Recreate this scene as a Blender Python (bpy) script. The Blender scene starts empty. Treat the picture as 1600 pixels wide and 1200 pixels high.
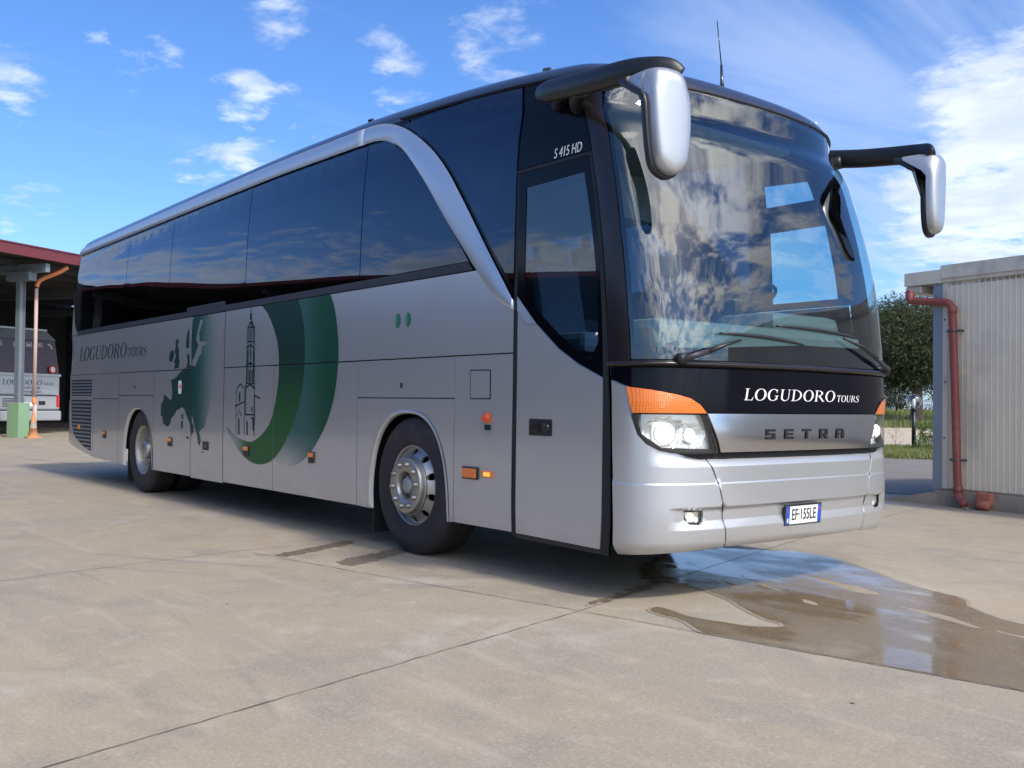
import bpy, bmesh, math, random, json
import numpy as np
from mathutils import Vector, Matrix
from mathutils.geometry import delaunay_2d_cdt
random.seed(7)
SC = bpy.context.scene
COL = SC.collection
R = math.radians

# ---------------------------------------------------------------- camera
cam_d = bpy.data.cameras.new("camera"); cam = bpy.data.objects.new("camera", cam_d); COL.objects.link(cam)
cam_d.sensor_width = 36; cam_d.lens = 1554.3 / 1600 * 36; cam_d.clip_end = 3000; cam_d.clip_start = .05
CPOS = Vector((3.747, -5.330, 1.139)); YAW, PIT, ROL = R(141.429), R(1.149), R(.687)
fwd = Vector((math.cos(PIT) * math.cos(YAW), math.cos(PIT) * math.sin(YAW), math.sin(PIT)))
rgt = Vector((math.sin(YAW), -math.cos(YAW), 0)); upv = rgt.cross(fwd)
cr = rgt * math.cos(ROL) + upv * math.sin(ROL); cu = upv * math.cos(ROL) - rgt * math.sin(ROL)
cam.matrix_world = Matrix(((cr.x, cu.x, -fwd.x, CPOS.x), (cr.y, cu.y, -fwd.y, CPOS.y), (cr.z, cu.z, -fwd.z, CPOS.z), (0, 0, 0, 1)))
SC.camera = cam

# ---------------------------------------------------------------- node helpers
class V:
    """a socket with arithmetic, for writing shader maths"""
    def __init__(s, nt, sock): s.nt, s.s = nt, sock
    def _m(s, op, *a, clamp=False):
        n = s.nt.nodes.new('ShaderNodeMath'); n.operation = op; n.use_clamp = clamp
        for i, x in enumerate((s,) + a):
            if isinstance(x, V): s.nt.links.new(x.s, n.inputs[i])
            else: n.inputs[i].default_value = x
        return V(s.nt, n.outputs[0])
    def __add__(s, o): return s._m('ADD', o)
    def __sub__(s, o): return s._m('SUBTRACT', o)
    def __mul__(s, o): return s._m('MULTIPLY', o)
    def __truediv__(s, o): return s._m('DIVIDE', o)
    def clamp(s): return s._m('ADD', 0., clamp=True)
    def max(s, o): return s._m('MAXIMUM', o)
    def min(s, o): return s._m('MINIMUM', o)
    def pow(s, o): return s * s if o == 2. else s._m('POWER', o)
    def abs(s): return s._m('ABSOLUTE')
def ramp(v, a, b):            # smooth 0..1 between a and b
    n = v.nt.nodes.new('ShaderNodeMapRange'); n.interpolation_type = 'SMOOTHSTEP'
    v.nt.links.new(v.s, n.inputs[0]); n.inputs[1].default_value = a; n.inputs[2].default_value = b
    return V(v.nt, n.outputs[0])
def mixc(nt, f, a, b):
    n = nt.nodes.new('ShaderNodeMix'); n.data_type = 'RGBA'
    for i, x in ((0, f), (6, a), (7, b)):
        if isinstance(x, V): nt.links.new(x.s, n.inputs[i])
        elif i == 0: n.inputs[0].default_value = x
        else: n.inputs[i].default_value = (*x[:3], 1)
    return V(nt, n.outputs[2])
def noise(nt, vec, scale, detail=3, rough=.5, dist=0, w=None):
    n = nt.nodes.new('ShaderNodeTexNoise'); n.inputs['Scale'].default_value = scale; n.inputs['Detail'].default_value = detail
    n.inputs['Roughness'].default_value = rough; n.inputs['Distortion'].default_value = dist
    if vec is not None: nt.links.new(vec.s, n.inputs['Vector'])
    return V(nt, n.outputs['Fac'])
def xyz(nt, v):
    n = nt.nodes.new('ShaderNodeSeparateXYZ'); nt.links.new(v.s, n.inputs[0]); return [V(nt, o) for o in n.outputs]
def vec(nt, x, y, z):
    n = nt.nodes.new('ShaderNodeCombineXYZ')
    for i, a in enumerate((x, y, z)):
        if isinstance(a, V): nt.links.new(a.s, n.inputs[i])
        else: n.inputs[i].default_value = a
    return V(nt, n.outputs[0])
def dot(nt, v, d):
    n = nt.nodes.new('ShaderNodeVectorMath'); n.operation = 'DOT_PRODUCT'; nt.links.new(v.s, n.inputs[0]); n.inputs[1].default_value = d
    return V(nt, n.outputs['Value'])
def scalev(nt, v, s, off=(0, 0, 0), rot=(0, 0, 0)):
    n = nt.nodes.new('ShaderNodeMapping'); n.inputs['Scale'].default_value = s; n.inputs['Location'].default_value = off
    n.inputs['Rotation'].default_value = rot
    nt.links.new(v.s, n.inputs[0]); return V(nt, n.outputs[0])

# ---------------------------------------------------------------- sky and sun
SUN_AZ, SUN_EL = R(2.5), R(47.5)      # azimuth measured from +x (the coach's heading) towards +y
SUN_DIR = Vector((math.cos(SUN_EL) * math.cos(SUN_AZ), math.cos(SUN_EL) * math.sin(SUN_AZ), math.sin(SUN_EL)))
W = bpy.data.worlds.new("World"); SC.world = W; W.use_nodes = True
nt = W.node_tree; nt.nodes.clear()
sky = nt.nodes.new('ShaderNodeTexSky'); sky.sky_type = 'NISHITA'; sky.sun_disc = False
sky.sun_elevation = SUN_EL; sky.sun_rotation = math.pi / 2 - SUN_AZ
sky.air_density = 1.0; sky.dust_density = .6; sky.ozone_density = 3.0
tc = nt.nodes.new('ShaderNodeTexCoord'); D = V(nt, tc.outputs['Generated'])
dx, dy, dz = xyz(nt, D)
h = dz.max(0.0) + .13
P = vec(nt, dx / h, dy / h, dz * .6)
n1 = noise(nt, P, 3.1, 9, .60, .3)
n2 = noise(nt, P, 1.1, 3, .5)
n3 = noise(nt, scalev(nt, P, (1.2, .35, 1), rot=(0, 0, .5)), 1.7, 6, .62, .6)   # streaky high cloud
n4 = noise(nt, P, 9.5, 7, .62, .2)
fr = ramp(dx, .1, .5) * .22
dens = n1 * (fr + .46) + n4 * (fr * -1.0 + .34) + n2 * .20
def dirv(px, py):
    d = fwd + cr * ((px - 800) / 1554.3) - cu * ((py - 600) / 1554.3); d.normalize(); return tuple(d)
# regional cover: how much cloud each part of the sky holds
cover = ramp(dx, .0, .55) * .175       # broken cloud round the sun
cover = cover + ramp(dot(nt, D, (math.cos(R(-140)), math.sin(R(-140)), .12)), .55, 1.0) * (ramp(dz, .30, .13) * .24 + ramp((dz - .36).abs(), .09, .0) * .07)
for (px, py, rad, amt) in [(455, 215, 5.0, .135), (215, 90, 3.2, .120), (20, 130, 3.0, .115), (435, 20, 2.6, .125), (600, 80, 1.9, .085), (630, 140, 2.6, .100), (375, 150, 2.4, .10),
                           (330, 278, 3.2, .12), (130, 12, 2.4, .09), (1590, 250, 8.0, .13), (1500, 385, 7.0, .125), (1560, 110, 5.5, .10), (20, 195, 2.0, .09), (790, 60, 4, .08), (20, 345, 4, .1)]:
    cc = math.cos(R(rad)); cover = cover + ramp(dot(nt, D, dirv(px, py)), cc, 1.0) * amt
cl = ramp(dens + cover, .60, .765) * .94
thin = ramp(n3 + ramp(dot(nt, D, dirv(1500, 60)), .93, 1.0) * .12 + ramp(dot(nt, D, dirv(1350, 420)), .96, 1.0) * .10, .56, .86) * .40
haze = ramp(dz, .20, -.02) * .28
tint = nt.nodes.new('ShaderNodeMix'); tint.data_type = 'RGBA'; tint.blend_type = 'MULTIPLY'; tint.inputs[0].default_value = 1; nt.links.new(sky.outputs[0], tint.inputs[6]); tint.inputs[7].default_value = (1.0, 1.22, 1.62, 1)
skyc = mixc(nt, haze, V(nt, tint.outputs[2]), (4.4, 6.6, 9.4))
hs = nt.nodes.new('ShaderNodeHueSaturation'); hs.inputs['Saturation'].default_value = 1.06; hs.inputs['Value'].default_value = 1.0
nt.links.new(skyc.s, hs.inputs['Color']); skyc = V(nt, hs.outputs[0])
shade = ramp(n1 + n2 * .5, .55, 1.0)
near = ramp(dot(nt, D, tuple(SUN_DIR)), .50, .99)
cwhite = mixc(nt, shade, (9.0, 9.6, 10.6), (5.6, 6.4, 8.0))
cbright = mixc(nt, near, cwhite, (38, 38, 37))
full = mixc(nt, thin, skyc, (6.2, 7.0, 8.8))
full = mixc(nt, cl, full, cbright)
glow = near.pow(9.0) * .4
full = mixc(nt, glow, full, (34, 33, 31))
bg = nt.nodes.new('ShaderNodeBackground'); bg.inputs['Strength'].default_value = .110
nt.links.new(full.s, bg.inputs['Color']); wo = nt.nodes.new('ShaderNodeOutputWorld'); nt.links.new(bg.outputs[0], wo.inputs[0])
sl = bpy.data.lights.new("sun", 'SUN'); sl.energy = 2.9; sl.angle = R(5); sl.color = (1, .935, .82)
so = bpy.data.objects.new("sun", sl); COL.objects.link(so); so.rotation_euler = (-SUN_DIR).to_track_quat('-Z', 'Y').to_euler()
SC.view_settings.view_transform = 'Standard'; SC.view_settings.look = 'None'; SC.view_settings.gamma = 1; SC.view_settings.exposure = .26
SC.cycles.max_bounces = 10; SC.cycles.transparent_max_bounces = 24; SC.cycles.glossy_bounces = 5
SC.cycles.use_denoising = True; SC.cycles.sample_clamp_indirect = 8
try: SC.cycles.denoiser = 'OPENIMAGEDENOISE'
except Exception: pass

# ---------------------------------------------------------------- materials
class _M(dict):
    def __missing__(s, k): s[k] = bpy.data.materials.new(k); return s[k]
MATS = _M()
def newmat(name):
    m = MATS[name]; m.use_nodes = True; nt = m.node_tree; nt.nodes.clear()
    out = nt.nodes.new('ShaderNodeOutputMaterial')
    return m, nt, out
def tco(nt, k='Object'): return V(nt, nt.nodes.new('ShaderNodeTexCoord').outputs[k])
def gpos(nt): return V(nt, nt.nodes.new('ShaderNodeNewGeometry').outputs['Position'])
def pbr(nt, col, rough=.5, metal=0, coat=0, spec=.5, emis=None, estr=0, bump=None, bstr=.1, bdist=.01, coatr=.03):
    b = nt.nodes.new('ShaderNodeBsdfPrincipled')
    def st(k, x):
        if isinstance(x, V): nt.links.new(x.s, b.inputs[k])
        elif isinstance(x, tuple): b.inputs[k].default_value = (*x[:3], 1)
        else: b.inputs[k].default_value = x
    st('Base Color', col); st('Roughness', rough); st('Metallic', metal); st('Coat Weight', coat); st('Coat Roughness', coatr); st('Specular IOR Level', spec)
    if emis: st('Emission Color', emis); st('Emission Strength', estr)
    if bump is not None:
        bn = nt.nodes.new('ShaderNodeBump'); bn.inputs['Strength'].default_value = bstr; bn.inputs['Distance'].default_value = bdist
        nt.links.new(bump.s, bn.inputs['Height']); nt.links.new(bn.outputs[0], b.inputs['Normal'])
    return b
def mat(name, col, rough=.5, metal=0, coat=0, var=.06, vs=3., bump=0, bs=40., emis=None, estr=0, spec=.5, coatr=.03, dirt=None):
    m, nt, out = newmat(name); P = gpos(nt)
    n = noise(nt, P, vs, 5, .6)
    c = mixc(nt, n, tuple(x * (1 - var) for x in col), tuple(min(1, x * (1 + var)) for x in col))
    if dirt:
        dcol, amt, dsc = dirt
        c = mixc(nt, ramp(noise(nt, P, dsc, 7, .65), .48, .75) * amt, c, dcol)
    r = n * .12 + (rough - .06) if rough > .12 else rough
    b = pbr(nt, c, r, metal, coat, spec, emis, estr, noise(nt, P, bs, 4, .6) if bump else None, bump, .01, coatr)
    nt.links.new(b.outputs[0], out.inputs[0]); return m
def glassmat(name, tint, f0=.09, rough=0., wav=0., wsc=1.2, refl=(1, 1, 1)):
    m, nt, out = newmat(name)
    g = nt.nodes.new('ShaderNodeNewGeometry')
    nrm = V(nt, g.outputs['Normal'])
    if wav:
        bn = nt.nodes.new('ShaderNodeBump'); bn.inputs['Strength'].default_value = 1; bn.inputs['Distance'].default_value = wav
        hn = noise(nt, scalev(nt, gpos(nt), (1, 1, .8)), wsc, 1, .4); nt.links.new(hn.s, bn.inputs['Height']); nrm = V(nt, bn.outputs[0])
    dp = nt.nodes.new('ShaderNodeVectorMath'); dp.operation = 'DOT_PRODUCT'; nt.links.new(nrm.s, dp.inputs[0]); nt.links.new(g.outputs['Incoming'], dp.inputs[1])
    c = V(nt, dp.outputs['Value']).abs()
    k = V(nt, c._m('SUBTRACT', 0).s) * -1.0 + 1.0
    F = (k.max(0.).pow(4.2) * (1 - f0) + f0).min(1.)
    tr = nt.nodes.new('ShaderNodeBsdfTransparent'); tr.inputs[0].default_value = (*tint, 1)
    gl = nt.nodes.new('ShaderNodeBsdfGlossy'); gl.inputs['Roughness'].default_value = rough; gl.inputs['Color'].default_value = (*refl, 1)
    if wav: nt.links.new(nrm.s, gl.inputs['Normal'])
    mx = nt.nodes.new('ShaderNodeMixShader'); nt.links.new(F.s, mx.inputs[0]); nt.links.new(tr.outputs[0], mx.inputs[1]); nt.links.new(gl.outputs[0], mx.inputs[2])
    nt.links.new(mx.outputs[0], out.inputs[0]); return m

def silver_paint():
    m, nt, out = newmat('silver_paint'); P = gpos(nt)
    x, y, z = xyz(nt, P)
    n = noise(nt, P, 1.5, 5, .6)
    c = mixc(nt, n, (.50, .506, .52), (.53, .536, .55))
    dust = (((z * -1.0) + .75) * 2.2).clamp().pow(1.6) * (noise(nt, scalev(nt, P, (1.5, 1.5, 4)), 2.2, 4, .6) * 1.6 - .3).clamp()
    c = mixc(nt, dust * .45, c, (.40, .36, .30))
    fl = noise(nt, P, 1400, 1, .5)
    c = mixc(nt, fl * .3, c, (.52, .53, .56))
    b = pbr(nt, c, dust * .25 + .31, .66, .7, .5, coatr=.04, bump=noise(nt, scalev(nt, P, (1, 1, 1.6)), 1.3, 2, .4), bstr=.5, bdist=.010)
    nt.links.new(b.outputs[0], out.inputs[0]); return m
silver_paint()
mat('black_gloss', (.003, .003, .006), .10, 0, 0, .2, 2, spec=.18)
mat('pillar_black', (.014, .010, .011), .25, 0, .1, .2, 2, coatr=.08)
mat('roof_paint', (.030, .029, .040), .30, .2, .6, .15, 2, coatr=.08)
mat('rubber', (.008, .008, .009), .6, 0, 0, .2, 10)
mat('plastic_black', (.011, .011, .013), .40, 0, 0, .15, 20, bump=.12, bs=220)
mat('plastic_grey', (.022, .021, .028), .5, 0, 0, .1, 10)
mat('badge_metal', (.55, .56, .58), .19, 1., 0, .05, 2)
mat('aluminium_trim', (.50, .54, .60), .37, .75, 0, .03, 2)
mat('chrome', (.80, .81, .82), .10, 1., 0, .03, 2)
mat('mirror_glass', (.30, .32, .35), .06, 1., 0, .0, 2)
mat('underbody', (.012, .012, .013), .8, 0, 0, .4, 5)
mat('mirror_silver', (.42, .43, .45), .34, .6, .3, .04, 2, coatr=.2)
mat('wheel_alloy', (.40, .39, .37), .42, .85, 0, .14, 9, bump=.15, bs=60, dirt=((.18, .15, .12), .5, 8))
mat('wheel_polish', (.36, .355, .34), .45, .95, 0, .10, 9, dirt=((.25, .22, .18), .3, 10))
mat('lettering_white', (.70, .70, .72), .4)
mat('lettering_dark', (.016, .022, .032), .55, spec=.12)
mat('badge_black', (.012, .012, .014), .25, 0, .4)
mat('plate_white', (.72, .74, .74), .35)
mat('plate_blue', (.01, .07, .42), .35)
mat('red_lens', (.45, .02, .03), .2, 0, .5)
mat('valve_red', (.75, .10, .03), .35)
mat('interior_light', (.36, .38, .40), .7)
mat('interior_wall', (.10, .11, .13), .7)
mat('dash_grey', (.13, .15, .15), .55, bump=.1, bs=150)
mat('seat_fabric', (.035, .05, .11), .9, 0, 0, .3, 25)
mat('seat_leather', (.05, .055, .07), .5)
mat('interior_floor', (.05, .05, .055), .8)
glassmat('windscreen_glass', (.64, .81, .83), .095)
glassmat('door_glass', (.46, .70, .76), .11, wav=.002, wsc=.7)
glassmat('side_glass', (.05, .07, .10), .11, refl=(.58, .66, .80), wav=.012, wsc=.55)
glassmat('clear_lens', (.93, .95, .96), .07)

def lens_mat(name, col, dark, step, e=0.):
    m, nt, out = newmat(name); P = gpos(nt); x, y, z = xyz(nt, P)
    def grid(v):
        s = (v * (2 * math.pi / step))._m('SINE'); return s.abs()
    g = (grid(y) * grid(z)).pow(.5)
    c = mixc(nt, g, dark, col)
    b = pbr(nt, c, .12, 0, .7, .6, col if e else None, e, g, .5, .004); nt.links.new(b.outputs[0], out.inputs[0]); return m
lens_mat('amber_lens', (.80, .20, .008), (.50, .085, .004), .020, .05)
lens_mat('amber_marker', (.85, .24, .02), (.45, .09, .01), .03)
lens_mat('amber_lit', (1., .42, .05), (.8, .2, .02), .03, .9)

def fadeout(nt, b, f, out):
    t = nt.nodes.new('ShaderNodeBsdfTransparent'); m = nt.nodes.new('ShaderNodeMixShader'); nt.links.new(f.s, m.inputs[0]); nt.links.new(b.outputs[0], m.inputs[1]); nt.links.new(t.outputs[0], m.inputs[2]); nt.links.new(m.outputs[0], out.inputs[0])
mat('nut_steel', (.26, .25, .24), .5, .8)
def green_print():
    """printed film: dark green fading to the silver ground along the coach"""
    m, nt, out = newmat('green_map_print'); P = gpos(nt); x, y, z = xyz(nt, P)
    f = ramp(x, -6.85, -6.2)
    c = mixc(nt, ramp(x, -7.15, -6.55) * .6, (.002, .038, .028), (.015, .10, .10)); b = pbr(nt, mixc(nt, f, c, (.22, .34, .31)), .42, .1, .12, .2, coatr=.06); fadeout(nt, b, f, out)
    m, nt, out = newmat('green_ring_inner'); P = gpos(nt); x, y, z = xyz(nt, P)
    c = mixc(nt, ramp(z, 1.6, .9), (.001, .030, .020), (.010, .085, .022)); f = ramp(x, -5.35, -6.0) * ramp(z, 1.0, .68); b = pbr(nt, mixc(nt, f, c, (.24, .36, .31)), .42, .1, .12, .25, coatr=.06); fadeout(nt, b, f, out)
    m, nt, out = newmat('green_ring_outer'); P = gpos(nt); x, y, z = xyz(nt, P)
    c = mixc(nt, ramp(x + z * .12, -4.25, -3.68), (.03, .105, .095), (.001, .055, .026)); f = ramp(z, .95, .50) * ramp(x, -3.75, -4.7); b = pbr(nt, mixc(nt, f, c, (.24, .36, .31)), .42, .1, .12, .25, coatr=.06); fadeout(nt, b, f, out)
    mat('green_dark_print', (.004, .030, .028), .5, spec=.15)
    m, nt, out = newmat('green_dot_print'); P = gpos(nt); x, y, z = xyz(nt, P)
    c = mixc(nt, ramp((x * 41.9)._m('SINE'), -1, 1), (.02, .15, .09), (.14, .30, .24)); b = pbr(nt, c, .33, .1, .4); nt.links.new(b.outputs[0], out.inputs[0])
green_print()

# ---------------------------------------------------------------- object helpers
def tag(o, label=None, cat=None, group=None, kind=None):
    if label: o['label'] = label
    if cat: o['category'] = cat
    if group: o['group'] = group
    if kind: o['kind'] = kind
    return o
def empty(name, loc=(0, 0, 0), rz=0, parent=None):
    o = bpy.data.objects.new(name, None); COL.objects.link(o); o.location = loc; o.rotation_euler = (0, 0, rz); o.empty_display_size = .3
    if parent: o.parent = parent
    return o
def meshobj(name, verts, faces, m, parent=None, smooth=False, mi=None):
    me = bpy.data.meshes.new(name); me.from_pydata([tuple(map(float, v)) for v in verts], [], faces)
    for mm in (m if isinstance(m, (list, tuple)) else [m]): me.materials.append(MATS[mm])
    if mi is not None: me.polygons.foreach_set('material_index', mi)
    if smooth: me.polygons.foreach_set('use_smooth', [True] * len(me.polygons))
    me.update(); o = bpy.data.objects.new(name, me); COL.objects.link(o)
    if parent: o.parent = parent
    return o
class MB:
    """collects simple shapes into one mesh"""
    def __init__(s): s.v = []; s.f = []; s.m = []; s.sm = []
    def add(s, v, f, mi=0, sm=False, T=None):
        b = len(s.v)
        for p in v: s.v.append(tuple(T @ Vector(p)) if T else tuple(p))
        for q in f: s.f.append([b + i for i in q]); s.m.append(mi); s.sm.append(sm)
    def box(s, a, b, mi=0, T=None, bev=0):
        (x0, y0, z0), (x1, y1, z1) = a, b
        if bev:
            bm = bmesh.new(); bmesh.ops.create_cube(bm, size=1)
            for w in bm.verts: w.co = Vector(((x0 + x1) / 2 + w.co.x * (x1 - x0), (y0 + y1) / 2 + w.co.y * (y1 - y0), (z0 + z1) / 2 + w.co.z * (z1 - z0)))
            bmesh.ops.bevel(bm, geom=bm.edges[:], offset=bev, segments=2, affect='EDGES', profile=.6)
            bm.verts.index_update()
            s.add([w.co[:] for w in bm.verts], [[w.index for w in f.verts] for f in bm.faces], mi, False, T); bm.free(); return
        s.add([(x0, y0, z0), (x1, y0, z0), (x1, y1, z0), (x0, y1, z0), (x0, y0, z1), (x1, y0, z1), (x1, y1, z1), (x0, y1, z1)],
              [(0, 3, 2, 1), (4, 5, 6, 7), (0, 1, 5, 4), (1, 2, 6, 5), (2, 3, 7, 6), (3, 0, 4, 7)], mi, False, T)
    def lathe(s, prof, n=48, mi=0, T=None, axis='y', sm=True, closed=False):
        v = []; f = []; k = len(prof)
        for i in range(n):
            a = 2 * math.pi * i / n
            for r, h in prof:
                v.append((r * math.cos(a), h, r * math.sin(a)) if axis == 'y' else (r * math.cos(a), r * math.sin(a), h))
        for i in range(n):
            j = (i + 1) % n
            for q in range(k - 1 if not closed else k):
                w = (q + 1) % k; fc = (i * k + q, i * k + w, j * k + w, j * k + q)
                f.append(fc if axis == 'z' else fc[::-1])
        s.add(v, f, mi, sm, T)
    def tube(s, pts, r, n=10, mi=0, T=None, flat=1., cap=True, sm=True, upd=(0, 0, 1)):
        pts = [Vector(p) for p in pts]; rs = r if isinstance(r, (list, tuple)) else [r] * len(pts)
        v = []; f = []; U = Vector(upd)
        for i, p in enumerate(pts):
            t = (pts[min(i + 1, len(pts) - 1)] - pts[max(i - 1, 0)]).normalized()
            a = t.cross(U); 
            if a.length < 1e-3: a = t.cross(Vector((1, 0, 0)))
            a.normalize(); b = a.cross(t)
            for k in range(n):
                an = 2 * math.pi * k / n; v.append(p + (a * math.cos(an) * flat + b * math.sin(an)) * rs[i])
        for i in range(len(pts) - 1):
            for k in range(n):
                l = (k + 1) % n; f.append((i * n + k, i * n + l, (i + 1) * n + l, (i + 1) * n + k))
        if cap: f.append(list(range(n))[::-1]); f.append([(len(pts) - 1) * n + k for k in range(n)])
        s.add(v, f, mi, sm, T)
    def build(s, name, m, parent=None):
        o = meshobj(name, s.v, s.f, m, parent, mi=s.m); o.data.polygons.foreach_set('use_smooth', s.sm); o.data.update(); return o
def catmull(P, k=6):
    P = [np.array(p, float) for p in P]; out = []
    for i in range(len(P) - 1):
        a = P[max(i - 1, 0)]; b = P[i]; c = P[i + 1]; d = P[min(i + 2, len(P) - 1)]
        for j in range(k):
            t = j / k; out.append(.5 * ((2 * b) + (c - a) * t + (2 * a - 5 * b + 4 * c - d) * t * t + (3 * b - a - 3 * c + d) * t ** 3))
    out.append(P[-1]); return [tuple(p) for p in out]
def resample(P, n):
    P = np.array(P, float); d = np.r_[0, np.cumsum(np.hypot(*np.diff(P, axis=0).T))]; t = np.linspace(0, d[-1], n)
    return np.stack([np.interp(t, d, P[:, i]) for i in range(P.shape[1])], 1)
def inpoly(pt, poly):
    x, y = pt[:, 0], pt[:, 1]; c = np.zeros(len(pt), bool); q = np.array(poly); n = len(q)
    for i in range(n):
        x1, y1 = q[i]; x2, y2 = q[(i + 1) % n]
        if y1 == y2: continue
        m = ((y1 > y) != (y2 > y)) & (x < (x2 - x1) * (y - y1) / (y2 - y1) + x1); c ^= m
    return c
def clip(poly, x0, x1, y0, y1):
    """clip a polygon to a rectangle"""
    def cut(P, ax, val, keep):
        o = []
        for i in range(len(P)):
            a, b = P[i - 1], P[i]; ia = (a[ax] - val) * keep >= 0; ib = (b[ax] - val) * keep >= 0
            if ia != ib:
                t = (val - a[ax]) / (b[ax] - a[ax]); o.append((a[0] + (b[0] - a[0]) * t, a[1] + (b[1] - a[1]) * t))
            if ib: o.append(b)
        return o
    for ax, val, k in ((0, x0, 1), (0, x1, -1), (1, y0, 1), (1, y1, -1)):
        poly = cut(poly, ax, val, k)
        if len(poly) < 3: return []
    return poly
def triangulate(shapes, du, dv, maxseg=None, vlines=()):
    """shapes: list of (outer, [holes]) ; union of them. Returns verts, tris, boundary loops as index chains"""
    pts = []; edges = []
    for outer, holes in shapes:
        for lp in [outer] + list(holes):
            b = len(pts); ring = []
            for i in range(len(lp)):
                a = lp[i]; c = lp[(i + 1) % len(lp)]; L = math.hypot(c[0] - a[0], c[1] - a[1]); k = max(1, int(math.ceil(L / maxseg))) if maxseg else 1
                for j in range(k): ring.append((a[0] + (c[0] - a[0]) * j / k, a[1] + (c[1] - a[1]) * j / k))
            pts += ring; edges += [(b + i, b + (i + 1) % len(ring)) for i in range(len(ring))]
    A = np.array([p for o, h in shapes for p in o]); lo, hi = A.min(0), A.max(0)
    if du:
        us = np.arange(lo[0] + du * .5, hi[0], du); vs = np.arange(lo[1] + dv * .5, hi[1], dv)
        vs = np.array(sorted([v for v in vs if all(abs(v - w) > dv * .3 for w in vlines)] + [w for w in vlines if lo[1] < w < hi[1]]))
        if len(us) and len(vs):
            g = np.stack(np.meshgrid(us, vs), -1).reshape(-1, 2); m = np.zeros(len(g), bool)
            for o, hs in shapes:
                k = inpoly(g, o)
                for q in hs: k &= ~inpoly(g, q)
                m |= k
            g = g[m]
            # keep clear of the outline
            bp = np.array(pts)
            if len(g): 
                keep = np.array([np.min(np.hypot(bp[:, 0] - p[0], bp[:, 1] - p[1])) > .25 * min(du, dv) for p in g]); pts += [tuple(p) for p in g[keep]]
    r = delaunay_2d_cdt([Vector(p) for p in pts], edges, [], 0, 1e-6)
    vv = np.array([(p.x, p.y) for p in r[0]]); tri = [list(f) for f in r[2]]
    cen = np.array([vv[f].mean(0) for f in tri]); m = np.zeros(len(tri), bool)
    for o, hs in shapes:
        k = inpoly(cen, o)
        for q in hs: k &= ~inpoly(cen, q)
        m |= k
    tri = [t for t, k in zip(tri, m) if k]
    # consistent winding
    out = []
    for t in tri:
        a, b, c = vv[t[0]], vv[t[1]], vv[t[2]]
        if (b[0] - a[0]) * (c[1] - a[1]) - (b[1] - a[1]) * (c[0] - a[0]) < 0: t = t[::-1]
        out.append(t)
    cnt = {}
    for t in out:
        for i in range(3):
            e = (t[i], t[(i + 1) % 3]); cnt[e] = 1
    bd = [e for e in cnt if (e[1], e[0]) not in cnt]
    return vv, out, bd
mat('lamp_bulb', (.9, .9, .9), .15, 0, .3, emis=(1, .97, .92), estr=.9)  # headlamp bulbs: slight emission stands in for sunlight reflected in the lamp
mat('fog_bulb', (.9, .85, .7), .2, 0, 0, emis=(1, .72, .36), estr=2.2)
mat('clear_plastic', (.75, .76, .78), .1, .3, .5)

# ---------------------------------------------------------------- coach body surface: u = arc length from the front centre, v = height
# ---- coach body surface ----
def _ref():
    L,n=.50,3.7; W=1.275; XR=-12.12; Lr,nr=.35,2.8
    P=[]
    th=np.linspace(0,np.pi/2,121)
    for t in th:
        c,s=max(np.cos(t),0),np.sin(t); P.append((-L+L*c**(2/n),W*s**(2/n)))
    for x in np.linspace(-L,XR+Lr,220)[1:]: P.append((x,W))
    for t in th[::-1][1:]:
        c,s=max(np.cos(t),0),np.sin(t); P.append((XR+Lr-Lr*c**(2/nr),W*s**(2/nr)))
    P=np.array(P); d=np.r_[0,np.cumsum(np.hypot(*np.diff(P,axis=0).T))]
    # resample uniformly + light smoothing
    U=np.linspace(0,d[-1],1600); X=np.interp(U,d,P[:,0]); Y=np.interp(U,d,P[:,1])
    k=np.ones(5)/5
    Xs=np.convolve(np.pad(X,2,'edge'),k,'valid'); Ys=np.convolve(np.r_[-Y[2],-Y[1],Y,Y[-1],Y[-1]],k,'valid'); Xs[0]=X[0]; Ys[0]=0
    return U,Xs,Ys
RU,RX,RY=_ref()
UMAX=RU[-1]
FZ=([.2,.45,.9,1.25,1.5,1.8,2.1,2.4,2.7,3.0,3.2],[-.04,0,-.0,-.0,-.0,-.02,-.055,-.12,-.205,-.28,-.35])
BZ=([.2,1.2,1.6,2.2,3.2],[0,.0,.02,.05,.10])
WZ=([.2,.45,1.0,1.8,2.2,2.7,3.0,3.2],[1.262,1.275,1.275,1.272,1.265,1.248,1.228,1.20])
RZ=([.2,.5,1.4,2.2,2.6,3.2],[.12,.0,.0,.03,.06,.17])
DX=([-12,-8,-5,-3.3,-2.3,-1.75,-1.26,-.8,-.3],[.04,.0,-.02,0,.05,.085,.13,.185,.25])
def _sm(z,T):
    # smooth interpolation (average of linear interp over a window)
    w=np.linspace(-.09,.09,7); return np.mean([np.interp(z+a,*T) for a in w],axis=0)
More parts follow.
